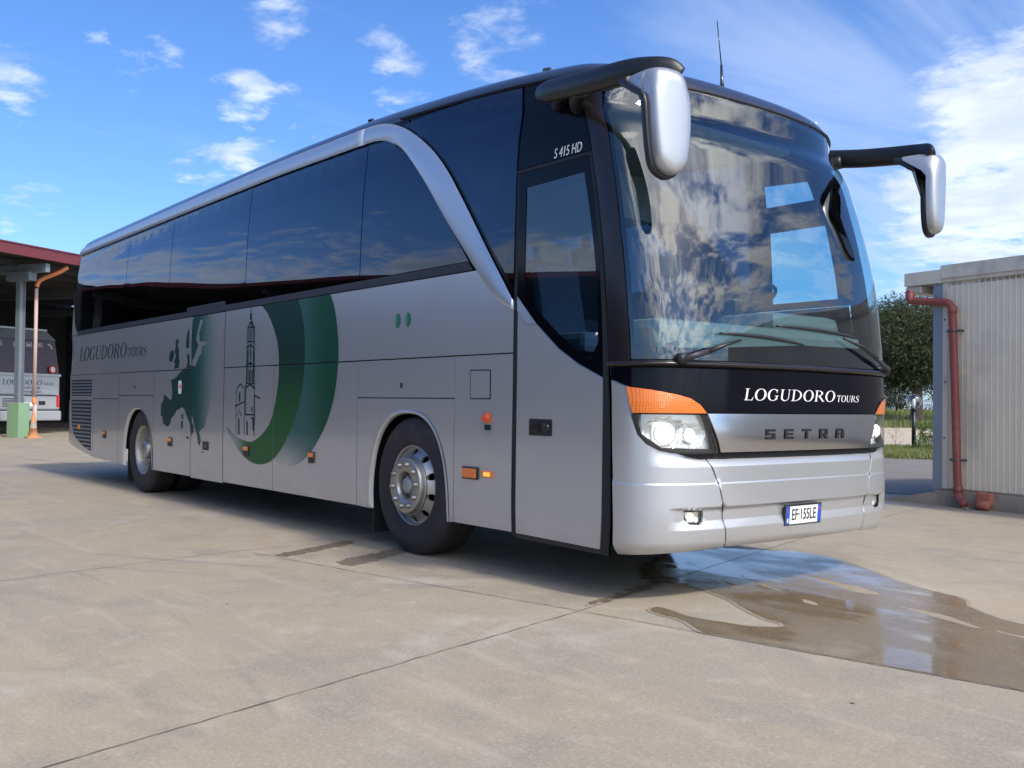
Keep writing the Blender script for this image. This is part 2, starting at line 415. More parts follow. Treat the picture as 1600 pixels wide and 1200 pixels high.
def M0(u,v,side=-1):
    """u: arc length from front centre, v: height (<=3.2) or roof parameter; side -1 = door side"""
    u=np.asarray(u,float); v=np.asarray(v,float)
    z=np.minimum(v,3.2); k=1-np.clip(v-3.2,0,1)**2
    xr=np.interp(u,RU,RX); yr=np.interp(u,RU,RY)
    g=np.clip((xr+1.5)/1.5,0,1); g=g*g*(3-2*g); g=np.where(xr>0,1,g)
    gr=np.clip((-9.-xr)/3.05,0,1); gr=gr*gr
    F=_sm(z,FZ); B=_sm(z,BZ); W=_sm(z,WZ); R=_sm(z,RZ)
    x=xr+F*g-B*(yr/1.275)**2*g+R*gr
    y=yr*W/1.275
    sc=1-.36*(1-k); xw=x
    x=-6+(x+6)*sc; y=y*k
    w=np.clip((v-2.7)/.55,0,1); w=w*w*(3-2*w)
    D=np.mean([np.interp(xw+a,*DX) for a in np.linspace(-.35,.35,7)],axis=0)
    zz=np.where(v>3.2,3.2+.42*np.clip(1-k**4,0,1)**.286,z)-D*w
    return np.stack([x,side*y,zz],-1)

def MS(s, v):
    """s signed: positive on the door side"""
    s = np.asarray(s, float); p = M0(np.abs(s), v, -1); p[..., 1] *= np.where(s < 0, -1, 1); return p
FEAT = json.loads(r'''{"cont":[[8.076,1.992],[7.985,2.081],[7.634,2.064],[7.286,2.04],[7.229,1.538],[7.216,1.15],[7.502,1.131],[7.6,0.95],[7.652,0.858],[7.747,0.828],[7.803,0.799],[7.755,0.709],[7.786,0.649],[7.836,0.669],[7.864,0.751],[7.943,0.851],[7.998,0.942],[8.04,0.979],[8.026,0.904],[7.968,0.85],[7.961,0.804],[8.028,0.746],[8.052,0.829],[8.106,0.903],[8.203,0.986],[8.258,1.042],[8.337,1.06],[8.415,1.034],[8.494,1.02],[8.545,0.981],[8.651,0.93],[8.686,0.871],[8.756,0.83],[8.829,0.838],[8.927,0.865],[8.948,0.945],[9.006,0.954],[8.997,1.084],[8.915,1.144],[8.919,1.207],[8.776,1.164],[8.674,1.129],[8.64,1.203],[8.656,1.281],[8.689,1.37],[8.597,1.378],[8.491,1.406],[8.465,1.425],[8.387,1.453],[8.31,1.48],[8.208,1.506],[8.186,1.563],[8.216,1.639],[8.166,1.657],[8.128,1.618],[8.122,1.523],[8.041,1.521],[7.955,1.501],[7.877,1.592],[7.792,1.645],[7.782,1.721],[7.654,1.735],[7.655,1.764],[7.839,1.775],[7.866,1.869],[7.791,1.958],[7.781,2.003],[7.845,2.013],[7.917,1.89],[7.949,1.799],[7.885,1.737],[7.987,1.614],[8.074,1.56],[8.084,1.729],[8.081,1.88]],"isles":[[[8.571,1.816],[8.519,1.833],[8.474,1.802],[8.496,1.745],[8.456,1.705],[8.463,1.647],[8.437,1.569],[8.454,1.502],[8.604,1.492],[8.564,1.553],[8.609,1.574],[8.548,1.63],[8.589,1.69],[8.566,1.747]],[[8.753,1.676],[8.684,1.713],[8.606,1.69],[8.623,1.623],[8.675,1.575],[8.775,1.588]],[[8.219,1.886],[8.163,1.94],[8.144,1.722],[8.247,1.713],[8.243,1.811]],[[8.333,0.984],[8.28,0.975],[8.293,0.927],[8.34,0.936]],[[8.344,0.907],[8.286,0.903],[8.298,0.819],[8.35,0.821]],[[8.19,0.741],[8.108,0.734],[8.107,0.706],[8.163,0.713]],[[7.759,0.59],[7.64,0.59],[7.687,0.577]]],"ring1i":[[6.319,2.066],[6.172,1.982],[6.031,1.844],[5.932,1.696],[5.888,1.535],[5.887,1.361],[5.92,1.203],[5.975,1.06],[6.061,0.93],[6.207,0.83],[6.358,0.768],[6.475,0.742],[6.636,0.749],[6.802,0.777],[6.909,0.808],[7.018,0.857]],"ring1o":[[5.536,2.064],[5.443,1.935],[5.382,1.749],[5.364,1.551],[5.381,1.354],[5.433,1.172],[5.533,0.988],[5.68,0.815],[5.851,0.667],[6.011,0.581],[6.196,0.539],[6.388,0.536],[6.588,0.575],[6.755,0.643],[6.905,0.722],[7.016,0.805],[7.062,0.873]],"ring2o":[[4.928,2.062],[4.845,1.94],[4.781,1.748],[4.755,1.546],[4.774,1.346],[4.826,1.16],[4.924,0.985],[5.057,0.836],[5.226,0.696],[5.418,0.596],[5.619,0.547],[5.793,0.548],[5.938,0.584]],"tower":[[[[6.543,2.065],[6.537,1.997]],3],[[[6.537,1.997],[6.532,1.93]],14],[[[6.591,1.866],[6.531,1.913],[6.463,1.859]],6],[[[6.57,1.857],[6.57,1.722]],4],[[[6.482,1.852],[6.462,1.718]],4],[[[6.525,1.838],[6.518,1.729]],8],[[[6.619,1.654],[6.524,1.687],[6.431,1.647]],5],[[[6.59,1.639],[6.591,1.508]],6],[[[6.446,1.634],[6.44,1.505]],6],[[[6.517,1.637],[6.513,1.545]],9],[[[6.618,1.485],[6.519,1.512],[6.423,1.481]],6],[[[6.597,1.472],[6.597,1.304]],6],[[[6.438,1.468],[6.422,1.302]],6],[[[6.539,1.437],[6.534,1.32]],6],[[[6.48,1.436],[6.474,1.319]],6],[[[6.631,1.262],[6.513,1.3],[6.4,1.256]],6],[[[6.621,1.304],[6.606,1.002]],5],[[[6.409,1.195],[6.395,0.906]],3],[[[6.416,1.195],[6.279,1.162]],4],[[[6.852,1.203],[6.825,1.263],[6.736,1.308],[6.66,1.262]],4],[[[6.761,1.22],[6.756,1.127]],10],[[[6.866,1.083],[6.633,1.131]],4],[[[6.769,0.965],[6.762,0.804]],9],[[[6.811,0.981],[6.765,1.059],[6.707,0.983]],3],[[[6.571,0.935],[6.565,0.802]],9],[[[6.462,1.079],[6.46,1.029]],7],[[[6.618,1.002],[6.399,1.005]],4],[[[6.437,0.971],[6.42,0.848]],8],[[[6.477,0.971],[6.398,0.972]],4]],"seam197":[[10.463,2.658]],"wipR":[[1.055,1.41],[0.94,1.439],[0.642,1.518],[0.779,1.557],[0.47,1.572],[0.032,1.535]],"wipL":[[-1.04,1.408],[-0.63,1.515],[-0.395,1.588],[0.284,1.633],[-1.749,1.75],[-1.402,1.675]],"redtail":[[12.917,1.384],[13.128,1.147]],"door2":[[8.082,1.316],[8.147,2.167],[7.177,1.308],[7.237,2.171]],"mudR":[[10.438,0.309],[10.114,0.133]],"innerwin":[[0.054,1.687]],"taps":[[1.92,2.687],[1.89,2.744],[1.605,2.679],[1.608,2.74]]}''')

# ================================================================ GROUND
def concrete(name, wet=False):
    m, nt, out = newmat(name); P = gpos(nt)
    x, y, z = xyz(nt, P)
    a = noise(nt, P, .35, 6, .62, .3); b = noise(nt, P, 1.7, 6, .65, .4); c = noise(nt, P, 60, 3, .7)
    st = noise(nt, scalev(nt, P, (.5, 3.2, 1), rot=(0, 0, R(-22))), 1.6, 6, .65)
    col = mixc(nt, ramp(a, .35, .65), (.325, .266, .182), (.275, .240, .185))
    col = mixc(nt, ramp(b, .46, .68) * .62, col, (.220, .196, .162))
    col = mixc(nt, ramp(noise(nt, scalev(nt, P, (1, 1, 1), (9, 2, 0)), 5.5, 8, .72), .50, .72) * .55, col, (.42, .35, .265))
    col = mixc(nt, ramp(noise(nt, scalev(nt, P, (1, 1, 1), (5, 7, 0)), 13, 6, .75), .55, .75) * .4, col, (.22, .20, .18))
    col = mixc(nt, ramp(st, .52, .70) * .55, col, (.385, .33, .255))
    pale = noise(nt, scalev(nt, P, (1, 1, 1), (3.3, 1.7, 0)), .9, 7, .68, .6)
    col = mixc(nt, ramp(pale, .55, .70) * .60, col, (.41, .375, .32))
    sp = noise(nt, P, 28, 4, .7); col = mixc(nt, ramp(sp, .56, .72) * .42, col, (.20, .17, .14)); col = mixc(nt, ramp(c, .42, .75) * .35, col, (.52, .47, .40))
    vor = nt.nodes.new('ShaderNodeTexVoronoi'); vor.inputs['Scale'].default_value = 1.35; nt.links.new(P.s, vor.inputs['Vector'])
    spots = ramp(V(nt, vor.outputs['Distance']) + noise(nt, P, 30, 2) * .02, .040, .022); col = mixc(nt, spots * .55, col, (.10, .085, .075))
    bump = c * .5 + sp * .35 + b * .6
    if not wet:
        for (ax, ay, ar, aw) in ((-9., 6.5, 10.9, .10), (-9.2, 6.3, 11.25, .09), (6., -16., 13.2, .12), (6.1, -16.1, 13.5, .10), (-2., -12., 8.6, .07)):
            dd = ((x - ax).pow(2.) + (y - ay).pow(2.)).pow(.5) - ar
            tm = ramp(dd.abs() + noise(nt, P, 9, 3) * .06, aw, aw * .35) * ramp(noise(nt, P, .9, 4, .6, .3), .42, .62); col = mixc(nt, tm * .34, col, (.17, .155, .14))
        # tyre-worn darker tracks
        tr = noise(nt, scalev(nt, P, (.12, 2.6, 1), rot=(0, 0, R(-8))), 1.0, 4, .6); col = mixc(nt, ramp(tr, .58, .74) * .30, col, (.20, .19, .185))
        bs = pbr(nt, col, b * .15 + .62, 0, 0, .35, bump=bump, bstr=.55, bdist=.006); nt.links.new(bs.outputs[0], out.inputs[0])
    else:
        film = noise(nt, scalev(nt, P, (.8, 1.6, 1)), 1.3, 5, .6, .4)
        n = nt.nodes.new('ShaderNodeMix'); n.data_type = 'RGBA'; n.blend_type = 'MULTIPLY'; n.inputs[0].default_value = 1; nt.links.new(col.s, n.inputs[6]); n.inputs[7].default_value = (.60, .52, .42, 1)
        bs = pbr(nt, V(nt, n.outputs[2]), ramp(film, .60, .42) * .20 + .06, 0, 0, .32, bump=film * 1. + c * .012, bstr=.15, bdist=.006); nt.links.new(bs.outputs[0], out.inputs[0])
        nt.nodes[-1]
    return m
concrete('concrete'); concrete('wet_concrete', True)
mat('joint_dark', (.11, .09, .07), .8, 0, 0, .4, 20)
mat('crack_brown', (.20, .165, .13), .85, 0, 0, .4, 20)
mat('damp_concrete', (.15, .108, .072), .5, 0, 0, .35, 14, bump=.4, bs=60, dirt=((.33, .265, .19), .95, 26))
mat('damp_edge', (.29, .235, .17), .6, 0, 0, .2, 14, bump=.4, bs=60)
mat('oil_dark', (.07, .055, .05), .5, 0, 0, .3, 20)

CP = np.array([3.747, -5.330]); QD = np.array([-.49, .8717]); PD = np.array([-.8717, -.49])      # view direction of the far strip
def qp(q, p): c = CP + QD * q + PD * p; return (float(c[0]), float(c[1]))
def hgt(x, y):
    q = (x - CP[0]) * QD[0] + (y - CP[1]) * QD[1]; t = min(max((q - 33) / 30, 0), 1); return .78 * t * t * (3 - 2 * t)
def ground_sheet():
    me = 3; v = []; f = []; n = 80
    xs = np.sign(np.linspace(-1, 1, n)) * (np.abs(np.linspace(-1, 1, n)) ** 2.6) * 900; 
    for x in xs:
        for y in xs: v.append((x, y, 0.))
    for i in range(n - 1):
        for j in range(n - 1): f.append((i * n + j, (i + 1) * n + j, (i + 1) * n + j + 1, i * n + j + 1))
    v = [(x, y, hgt(x, y)) for x, y, z in v]
    return tag(meshobj('ground', v, f, 'concrete', smooth=True), 'pale worn concrete yard', None, None, 'structure')
ground_sheet()
def sheet(name, poly, m, z=.004, label=None, kind='structure', seg=None, du=None):
    vv, tri, bd = triangulate([(poly, [])] if not isinstance(poly[0][0], (list, tuple)) else poly, du, du, seg)
    o = meshobj(name, [(p[0], p[1], hgt(p[0], p[1]) + z) for p in vv], tri, m); return tag(o, label, None, None, kind)
def jag(P, a, step=.04, closed=True, seed=1):
    rs = random.Random(seed); out = []; n = len(P); k = n if closed else n - 1
    for i in range(k):
        p, q = P[i], P[(i + 1) % n]; L = math.hypot(q[0] - p[0], q[1] - p[1]); m_ = max(1, int(L / step))
        for j in range(m_):
            t = j / m_; out.append((p[0] + (q[0] - p[0]) * t + rs.gauss(0, a), p[1] + (q[1] - p[1]) * t + rs.gauss(0, a)))
    return out
def line(name, P, w, m, seed=1, z=.004, amp=.0025):
    Q = jag(P, amp, .06, False, seed) + [P[-1]]; rs = random.Random(seed + 9)
    return sheet(name, stroke_poly0(Q, [w * rs.uniform(.55, 1.3) for _ in Q]), m, z)
def stroke_poly0(P, w):
    P = [np.array(p) for p in P]; L = []; Rr = []
    for i, p in enumerate(P):
        t = P[min(i + 1, len(P) - 1)] - P[max(i - 1, 0)]; t = t / (np.hypot(*t) + 1e-9); n = np.array([-t[1], t[0]]) * w[i] / 2; L.append(tuple(p + n)); Rr.append(tuple(p - n))
    return L + Rr[::-1]
line('expansion_joint', [(.62, -5.2), (.44, -4.51), (-.32, -1.59), (-.72, -.40), (-1.63, 2.68), (-2.35, 5.95)], .0055, 'joint_dark', 1, .0042)
line('expansion_joint', [(-3.3, -2.18), (-1.91, -1.92), (-.32, -1.59), (1.88, -1.17), (4.5, -.66)], .006, 'joint_dark', 2, .0044)
line('expansion_joint', [(-2.95, -5.0), (-3.08, -3.94), (-3.45, -2.29), (-3.50, -.4), (-3.8, 4.)], .011, 'crack_brown', 3, .0012, .006)
line('expansion_joint', [(-1.02, 1.77), (.33, 2.29), (3, 3.2)], .006, 'crack_brown', 4, .0012, .004)
line('expansion_joint', [(-24, -1.8), (-14.2, -.4)], .02, 'crack_brown', 6, .0012, .006)
# the puddle: wet film with its dry islands
far = [(-.60, .07), (-.85, .55), (-1.12, 1.15), (-.95, 1.36), (-.6, 1.28), (-.32, 1.12), (.16, .80), (.47, .64), (.74, .55), (.89, .34), (1.14, .16), (1.31, .10), (1.75, -.02), (2.3, -.12), (2.9, -.3), (3.0, -.93)]
near = [(1.88, -1.158), (.48, -1.425), (.44, -1.44), (.36, -1.40), (.15, -1.30), (-.02, -1.29), (-.12, -1.24), (-.14, -1.16), (-.05, -1.16), (.10, -1.20), (.24, -1.19), (.34, -1.16), (.46, -1.13), (.56, -1.04), (.58, -.98), (.52, -.93), (.42, -.91), (.28, -.85), (.16, -.78), (-.02, -.66), (-.20, -.58), (-.36, -.52), (-.52, -.47), (-.60, -.29)]
isl = [[(-.3, .46), (-.13, .43), (.05, .38), (.13, .37), (.35, .29), (.38, .22), (.28, .19), (.17, .22), (-.05, .32)], [(-.51, -.18), (-.36, -.22), (-.22, -.29), (-.35, -.27)],
       [(.62, .01), (.9, .00), (1.2, -.16), (1.15, -.18), (.89, -.09)], [(-.53, .07), (-.2, -.09), (-.04, -.15), (-.13, -.15), (-.35, -.03)], [(.2, -.28), (.30, -.30), (.36, -.36), (.28, -.36)], [(1.3, -.15), (1.6, -.22), (1.62, -.25), (1.32, -.19)]]
def outset(P, d):
    P = np.array(P, float); n = len(P); A_ = sum(P[i][0] * P[(i + 1) % n][1] - P[(i + 1) % n][0] * P[i][1] for i in range(n)); sg = -1 if A_ > 0 else 1; t = np.roll(P, -3, 0) - np.roll(P, 3, 0); t /= np.linalg.norm(t, axis=1, keepdims=True) + 1e-9
    return [tuple(p) for p in P + np.stack([-t[:, 1], t[:, 0]], 1) * sg * d]
base_ = jag(catmull(far, 4) + near[:1] + catmull(near[1:], 3), .0035, .03, True, 3); isl_ = [jag(catmull(q + q[:1], 3)[:-1], .003, .025, True, 5 + i) for i, q in enumerate(isl)]
sheet('puddle', [(base_, isl_)], 'wet_concrete', .0034, 'shallow puddle in front of the coach')
sheet('damp_patch', [(outset(base_, .022), [])], 'damp_edge', .0028); 
sheet('puddle', [(jag([(-.50, .0), (-.55, -.45), (-.66, -.62), (-.86, -.55), (-1.2, -.2), (-1.5, .35), (-1.45, 1.0), (-1.0, 1.32), (-.74, .66)], .012, .04, True, 8), [])], 'wet_concrete', .0036)
for i, q in enumerate([[(-.42, -1.46), (-.42, -1.28), (-.52, -.95), (-.60, -.62), (-.66, -.45), (-.77, -.40), (-.72, -.60), (-.63, -.85), (-.53, -1.16), (-.47, -1.40)],
                       [(-2.47, -1.90), (-2.36, -1.86), (-2.55, -1.45), (-2.70, -1.14), (-2.92, -1.12), (-2.75, -1.5), (-2.6, -1.85)], [(-3.10, -2.10), (-2.98, -2.04), (-3.15, -1.7), (-3.32, -1.30), (-3.48, -1.22), (-3.45, -1.4), (-3.25, -1.8)]]):
    sheet('damp_patch', [(jag(q, .015, .025, True, 20 + i), [])], 'damp_concrete', .0022)
rs = random.Random(4)
for i in range(14):
    x, y = rs.uniform(-2.6, 2.6), rs.uniform(-4.2, -.6); r = rs.uniform(.004, .011)
    sheet('oil_spot', [([(x + r * rs.uniform(.6, 1.3) * math.cos(a), y + r * rs.uniform(.5, 1.1) * math.sin(a)) for a in np.linspace(0, 2 * math.pi, 9)[:-1]], [])], 'oil_dark', .0016)

# ---------------------------------------------------------------- strips of ground beyond the yard
mat('asphalt', (.17, .15, .13), .85, 0, 0, .25, 1.2, bump=.5, bs=30, dirt=((.22, .19, .16), .5, 1.4))
mat('sand', (.44, .36, .27), .9, 0, 0, .15, .8, bump=.4, bs=14)
mat('soil_grass', (.13, .13, .06), .95, 0, 0, .4, 1.5, bump=.5, bs=20)
def band(name, q0, q1, p0, p1, m, z, label, wob=.35, seed=1):
    rs = random.Random(seed); n = 24
    A = [qp(q0 + rs.uniform(-wob, wob), p0 + (p1 - p0) * i / n) for i in range(n + 1)]; B = [qp(q1 + rs.uniform(-wob, wob), p0 + (p1 - p0) * i / n) for i in range(n + 1)]
    return sheet(name, [(A + B[::-1], [])], m, z, label, du=1.2)
band('driveway', 14.2, 24.2, -14, 9, 'asphalt', .006, 'dark asphalt driveway beyond the yard', .15)
band('verge', 24.0, 30.8, -30, 20, 'soil_grass', .010, 'grassy verge between driveway and sandy road', .5, 2)
band('sandy_road', 30.5, 46, -60, 40, 'sand', .014, 'pale sandy road behind the verge', .3, 3)
band('field', 45.5, 130, -160, 90, 'soil_grass', .018, 'grassy field under the olive tree', .5, 4)

# ---------------------------------------------------------------- plants
def leafmat(name, c1, c2):
    m, nt, out = newmat(name); P = gpos(nt); n = noise(nt, P, 1.3, 4, .6); ob = nt.nodes.new('ShaderNodeNewGeometry'); rnd = V(nt, ob.outputs['Random Per Island'])
    c = mixc(nt, (n * .6 + rnd * .5).clamp(), c1, c2)
    d = nt.nodes.new('ShaderNodeBsdfDiffuse'); t = nt.nodes.new('ShaderNodeBsdfTranslucent'); g = nt.nodes.new('ShaderNodeBsdfGlossy'); g.inputs['Roughness'].default_value = .6
    nt.links.new(c.s, d.inputs[0]); nt.links.new(c.s, t.inputs[0]); m1 = nt.nodes.new('ShaderNodeMixShader'); m1.inputs[0].default_value = .25; nt.links.new(d.outputs[0], m1.inputs[1]); nt.links.new(t.outputs[0], m1.inputs[2])
    m2 = nt.nodes.new('ShaderNodeMixShader'); m2.inputs[0].default_value = .02; nt.links.new(m1.outputs[0], m2.inputs[1]); nt.links.new(g.outputs[0], m2.inputs[2]); nt.links.new(m2.outputs[0], out.inputs[0])
leafmat('olive_leaf', (.020, .034, .014), (.095, .115, .06)); leafmat('bush_leaf', (.05, .10, .02), (.16, .24, .06)); leafmat('grass_blade', (.10, .14, .03), (.30, .30, .12)); leafmat('far_leaf', (.02, .035, .018), (.07, .09, .045))
mat('bark', (.16, .12, .085), .9, 0, 0, .4, 6, bump=.8, bs=25)
def tree(name, x, y, H, Rc, label, seed, clumps=46, leaves=170, ls=.16, trunk_r=.3, leaf='olive_leaf', fork=.3, cat='tree', base=None, group=None, flat=.8):
    rs = random.Random(seed); z0 = hgt(x, y) - .05 if base is None else base
    t = tag(empty(name, (x, y, z0)), label, cat, group)
    mb = MB(); tips = []
    fz = H * fork
    mb.tube(catmull([(0, 0, 0), (rs.uniform(-.1, .1) * H * .1, 0, fz * .5), (rs.uniform(-.02, .02) * H, 0, fz)], 3), [trunk_r * (1.35 - .5 * i / 6) for i in range(7)], 9)
    for i in range(6):
        a = i * 1.047 + rs.uniform(-.3, .3); l = Rc * rs.uniform(.35, .6); top = (l * math.cos(a), l * math.sin(a), fz + (H - fz) * rs.uniform(.35, .6))
        P = catmull([(0, 0, fz * .93), (top[0] * .35, top[1] * .35, fz + (top[2] - fz) * .5), top], 3); mb.tube(P, [trunk_r * (.62 - .45 * j / 6) for j in range(7)], 7); tips.append(top)
        for k in range(3):
            b = (top[0] + Rc * rs.uniform(-.35, .35), top[1] + Rc * rs.uniform(-.35, .35), top[2] + (H - top[2]) * rs.uniform(.1, .7)); mb.tube([top, b], [trunk_r * .16, trunk_r * .05], 5)
    mb.build('trunk', ['bark'], t)
    v = []; f = []; cz = fz + (H - fz) * .52; hz = (H - fz) * .55
    for c in range(clumps):
        while True:
            u = Vector((rs.uniform(-1, 1), rs.uniform(-1, 1), rs.uniform(-1, 1)))
            if .25 < u.length < 1: break
        u = u.normalized() * (u.length ** .5); C = Vector((u.x * Rc * .86, u.y * Rc * .86, cz + u.z * hz)); cr_ = Rc * rs.uniform(.16, .34)
        for q in range(leaves):
            d = Vector((rs.gauss(0, 1), rs.gauss(0, 1), rs.gauss(0, .8))); d.normalize(); p = C + d * cr_ * rs.uniform(.45, 1.1)
            dr_ = (d + Vector((rs.gauss(0, .6), rs.gauss(0, .6), rs.gauss(0, .6) - .2))).normalized(); sd = dr_.cross(Vector((rs.gauss(0, 1), rs.gauss(0, 1), rs.gauss(0, 1)))).normalized(); L = ls * rs.uniform(.6, 1.3)
            b = len(v); v += [p - sd * L * .16, p + dr_ * L * .5 - sd * L * .05 , p + dr_ * L, p + sd * L * .16]; f.append((b, b + 1, b + 2, b + 3))
    meshobj('crown', v, f, leaf, t); return t
def gp(q, p): return qp(q, p)
# lateral position for a given pixel column at distance q: solved once from the camera
def at(px, q):
    t = (px - 800) / 1554.3; d = fwd + cr * t; n = d.x * QD[0] + d.y * QD[1]; k = q / n; return (CPOS.x + d.x * k, CPOS.y + d.y * k)
x, y = at(1432, 50); tree('olive_tree', x, y, 5.2, 3.3, 'broad grey-green olive tree with forked trunk, behind the sandy road', 5, 210, 460, .17, .24, fork=.40)
x, y = at(1340, 56); tree('olive_tree', x, y, 5.0, 3.4, 'olive tree mostly hidden behind the right edge of the coach', 8, 90, 300, .18, .24, fork=.36)
x, y = at(1408, 82); tree('round_bush', x, y, 2.6, 1.6, 'round dark bush in the gap under the olive branches', 9, 30, 90, .22, .12, 'far_leaf', .1, 'bush')
x, y = at(1468, 86); tree('round_bush', x, y, 3.4, 2.4, 'wide dark bush behind the olive trunk, beside the white cabin', 12, 30, 90, .22, .12, 'far_leaf', .1, 'bush')
x, y = at(1376, 90); tree('round_bush', x, y, 2.4, 2.4, 'low dark bush showing beside the coach headlamp', 13, 30, 90, .22, .12, 'far_leaf', .1, 'bush')
x, y = at(1452, 29.0); tree('shrub', x, y, .78, .42, 'bright green leafy shrub at the foot of the white cabin', 10, 26, 70, .075, .02, 'bush_leaf', .08, 'shrub')
x, y = at(1436, 28.4); tree('shrub', x, y, .34, .34, 'low green tuft right of the globe lamp', 11, 14, 60, .06, .012, 'bush_leaf', .08, 'shrub')
# thin dry weed
x, y = at(1399, 28.6); wd = tag(empty('weed', (x, y, 0)), 'thin dry branching weed on the verge beside the coach', 'weed'); mb = MB(); rs = random.Random(3)
mb.tube([(0, 0, 0), (.03, 0, .4), (.0, .02, .85)], [.008, .006, .003], 5)
for i in range(12):
    z = .15 + i * .055; a = i * 2.4; l = .28 - i * .012; e = (l * math.cos(a), l * math.sin(a), z + .14); mb.tube([(.01, 0, z), e], [.004, .002], 4)
    for k in range(3): mb.tube([(e[0] * (.5 + .2 * k), e[1] * (.5 + .2 * k), z + .07 + .03 * k), (e[0] * (.5 + .2 * k) + rs.uniform(-.1, .1), e[1] * .7 + rs.uniform(-.1, .1), z + .2 + .03 * k)], [.003, .0012], 3)
mb.build('stem', ['straw'], wd)
# grass on the verge and field
def grass(name, q0, q1, p0, p1, n, h0, label, seed):
    rs = random.Random(seed); v = []; f = []
    for i in range(n):
        q = rs.uniform(q0, q1); a = rs.uniform(p0, p1); x, y = at(a, q); z = hgt(x, y); hh = h0 * rs.uniform(.4, 1.3); w = .006 + .0004 * q
        if rs.random() < .5: continue_ = True
        an = rs.uniform(0, math.pi); dx_, dy_ = math.cos(an) * w, math.sin(an) * w; b = len(v)
        v += [(x - dx_, y - dy_, z), (x + dx_, y + dy_, z), (x + rs.uniform(-.4, .4) * hh, y + rs.uniform(-.4, .4) * hh, z + hh)]; f.append((b, b + 1, b + 2))
    return tag(meshobj(name, v, f, 'grass_blade'), label, None, None, 'stuff')
grass('grass', 24.2, 30.8, 1200, 1560, 30000, .12, 'short green and dry grass on the verge', 1)
grass('field_grass', 45.5, 78, 1200, 1560, 26000, .30, 'long dry grass in the field', 2)

# ---------------------------------------------------------------- globe lamps
def lamp(x, y, label, s=1.):
    z = hgt(x, y); t = tag(empty('garden_lamp', (x, y, z)), label, 'lamp'); mb = MB(); mb.box((-.16, -.16, -.1), (.16, .16, .06)); mb.build('base', ['plinth_grey'], t)
    mb = MB(); mb.tube([(0, 0, .04), (0, 0, 1.10 * s)], .055 * s, 14); mb.lathe([(.055 * s, 0), (.085 * s, .02), (.085 * s, .06), (.03 * s, .07)], 16, 0, Matrix.Translation((0, 0, 1.08 * s)), 'z'); mb.build('pole', ['plastic_black'], t)
    mb = MB(); mb.lathe([(.06 * s + 0 * a, 0) if i == 0 else (.20 * s * math.sin(a), .20 * s - .20 * s * math.cos(a)) for i, a in enumerate(np.linspace(.3, math.pi - .01, 18))], 28, 0, Matrix.Translation((0, 0, 1.14 * s)), 'z'); mb.build('globe', ['clear_globe'], t)
    mb = MB(); mb.tube([(0, 0, 1.14 * s), (0, 0, 1.24 * s), (0, 0, 1.40 * s)], [.025 * s, .045 * s, .04 * s], 12); mb.build('bulb', ['bulb_white'], t)
mat('clear_globe_base', (.8, .8, .8)); glassmat('clear_globe', (.86, .89, .90), .10); mat('bulb_white', (.8, .8, .76), .4); mat('plinth_grey', (.35, .34, .32), .8); mat('straw', (.30, .26, .15), .9)
x, y = at(1428, 29.3); lamp(x, y, 'clear globe lamp on a short black post at the verge')
x, y = at(1401, 62); lamp(x, y, 'far globe lamp on a thin post in the field, left of the near lamp', 1.15)

# ================================================================ WHITE CABIN (right)
WA = Vector((-2.33, 6.05, 0)); WE = Vector((.99, -.14, 0)).normalized(); WN = Vector((WE.y, -WE.x, 0))       # corner, along the wall, outwards
TW = Matrix(((WE.x, -WN.x, 0, WA.x), (WE.y, -WN.y, 0, WA.y), (0, 0, 1, 0), (0, 0, 0, 1)))                      # local: x along wall, y into the cabin, z up
mat('cabin_panel', (.70, .625, .49), .5, .0, .1, .06, 1.2, dirt=((.33, .31, .27), .55, .9)); mat('cabin_trim', (.62, .57, .47), .5, 0, .1, .1, 2, dirt=((.25, .22, .18), .5, 3)); mat('cabin_post', (.25, .29, .34), .5, .2, 0, .1, 4)
mat('plinth_mortar', (.33, .28, .22), .95, 0, 0, .3, 4, bump=.9, bs=14, dirt=((.14, .11, .09), .7, 3)); mat('pipe_red', (.22, .050, .042), .55, 0, .1, .15, 3, dirt=((.28, .15, .11), .6, 5)); mat('brick_red', (.38, .13, .085), .9, 0, 0, .3, 12, bump=.6, bs=40); mat('steel_clip', (.10, .10, .11), .5, .5)
cb = tag(empty('cabin', WA), 'white corrugated metal cabin with a red drainpipe, at the right edge', 'cabin')
def loc(o, par):      # meshes built in the cabin's own frame
    o.parent = par; o.matrix_parent_inverse = Matrix.Translation(-Vector(par.location)); return o
def cab(mb, name, m): 
    o = mb.build(name, m); return loc(o, cb)
mb = MB(); W_ = 9.; v = []; f = []; xs = []; k = 0; x = .02
prof = []
while x < W_:
    prof += [(x, 0), (x + .028, 0), (x + .032, -.0028), (x + .040, -.0028), (x + .044, 0)]; x += .074
for px_, py_ in prof: v += [(px_, py_, .21), (px_, py_, 2.64)]
for i in range(len(prof) - 1): f.append((2 * i, 2 * i + 2, 2 * i + 3, 2 * i + 1))
mb.add(v, f, 0, False, TW); mb.box((.02, .03, .18), (W_, 4.0, 2.62), 0, TW); cab(mb, 'wall', ['cabin_panel'])
mb = MB(); mb.box((-.10, -.012, .19), (.035, .10, 2.63), 0, TW); mb.box((.035, -.016, .20), (.10, .02, 2.64), 1, TW); cab(mb, 'corner_post', ['cabin_post', 'cabin_trim'])
mb = MB(); mb.box((-.48, -.05, 2.64), (.02, 4.1, 2.80), 0, TW); mb.box((.024, -.05, 2.69), (W_ + .3, 4.1, 2.845), 0, TW); mb.box((-.1, .0, 2.60), (W_, 4.0, 2.70), 0, TW); mb.box((.02, -.03, 2.645), (W_, .03, 2.70), 0, TW); cab(mb, 'roof', ['cabin_trim'])
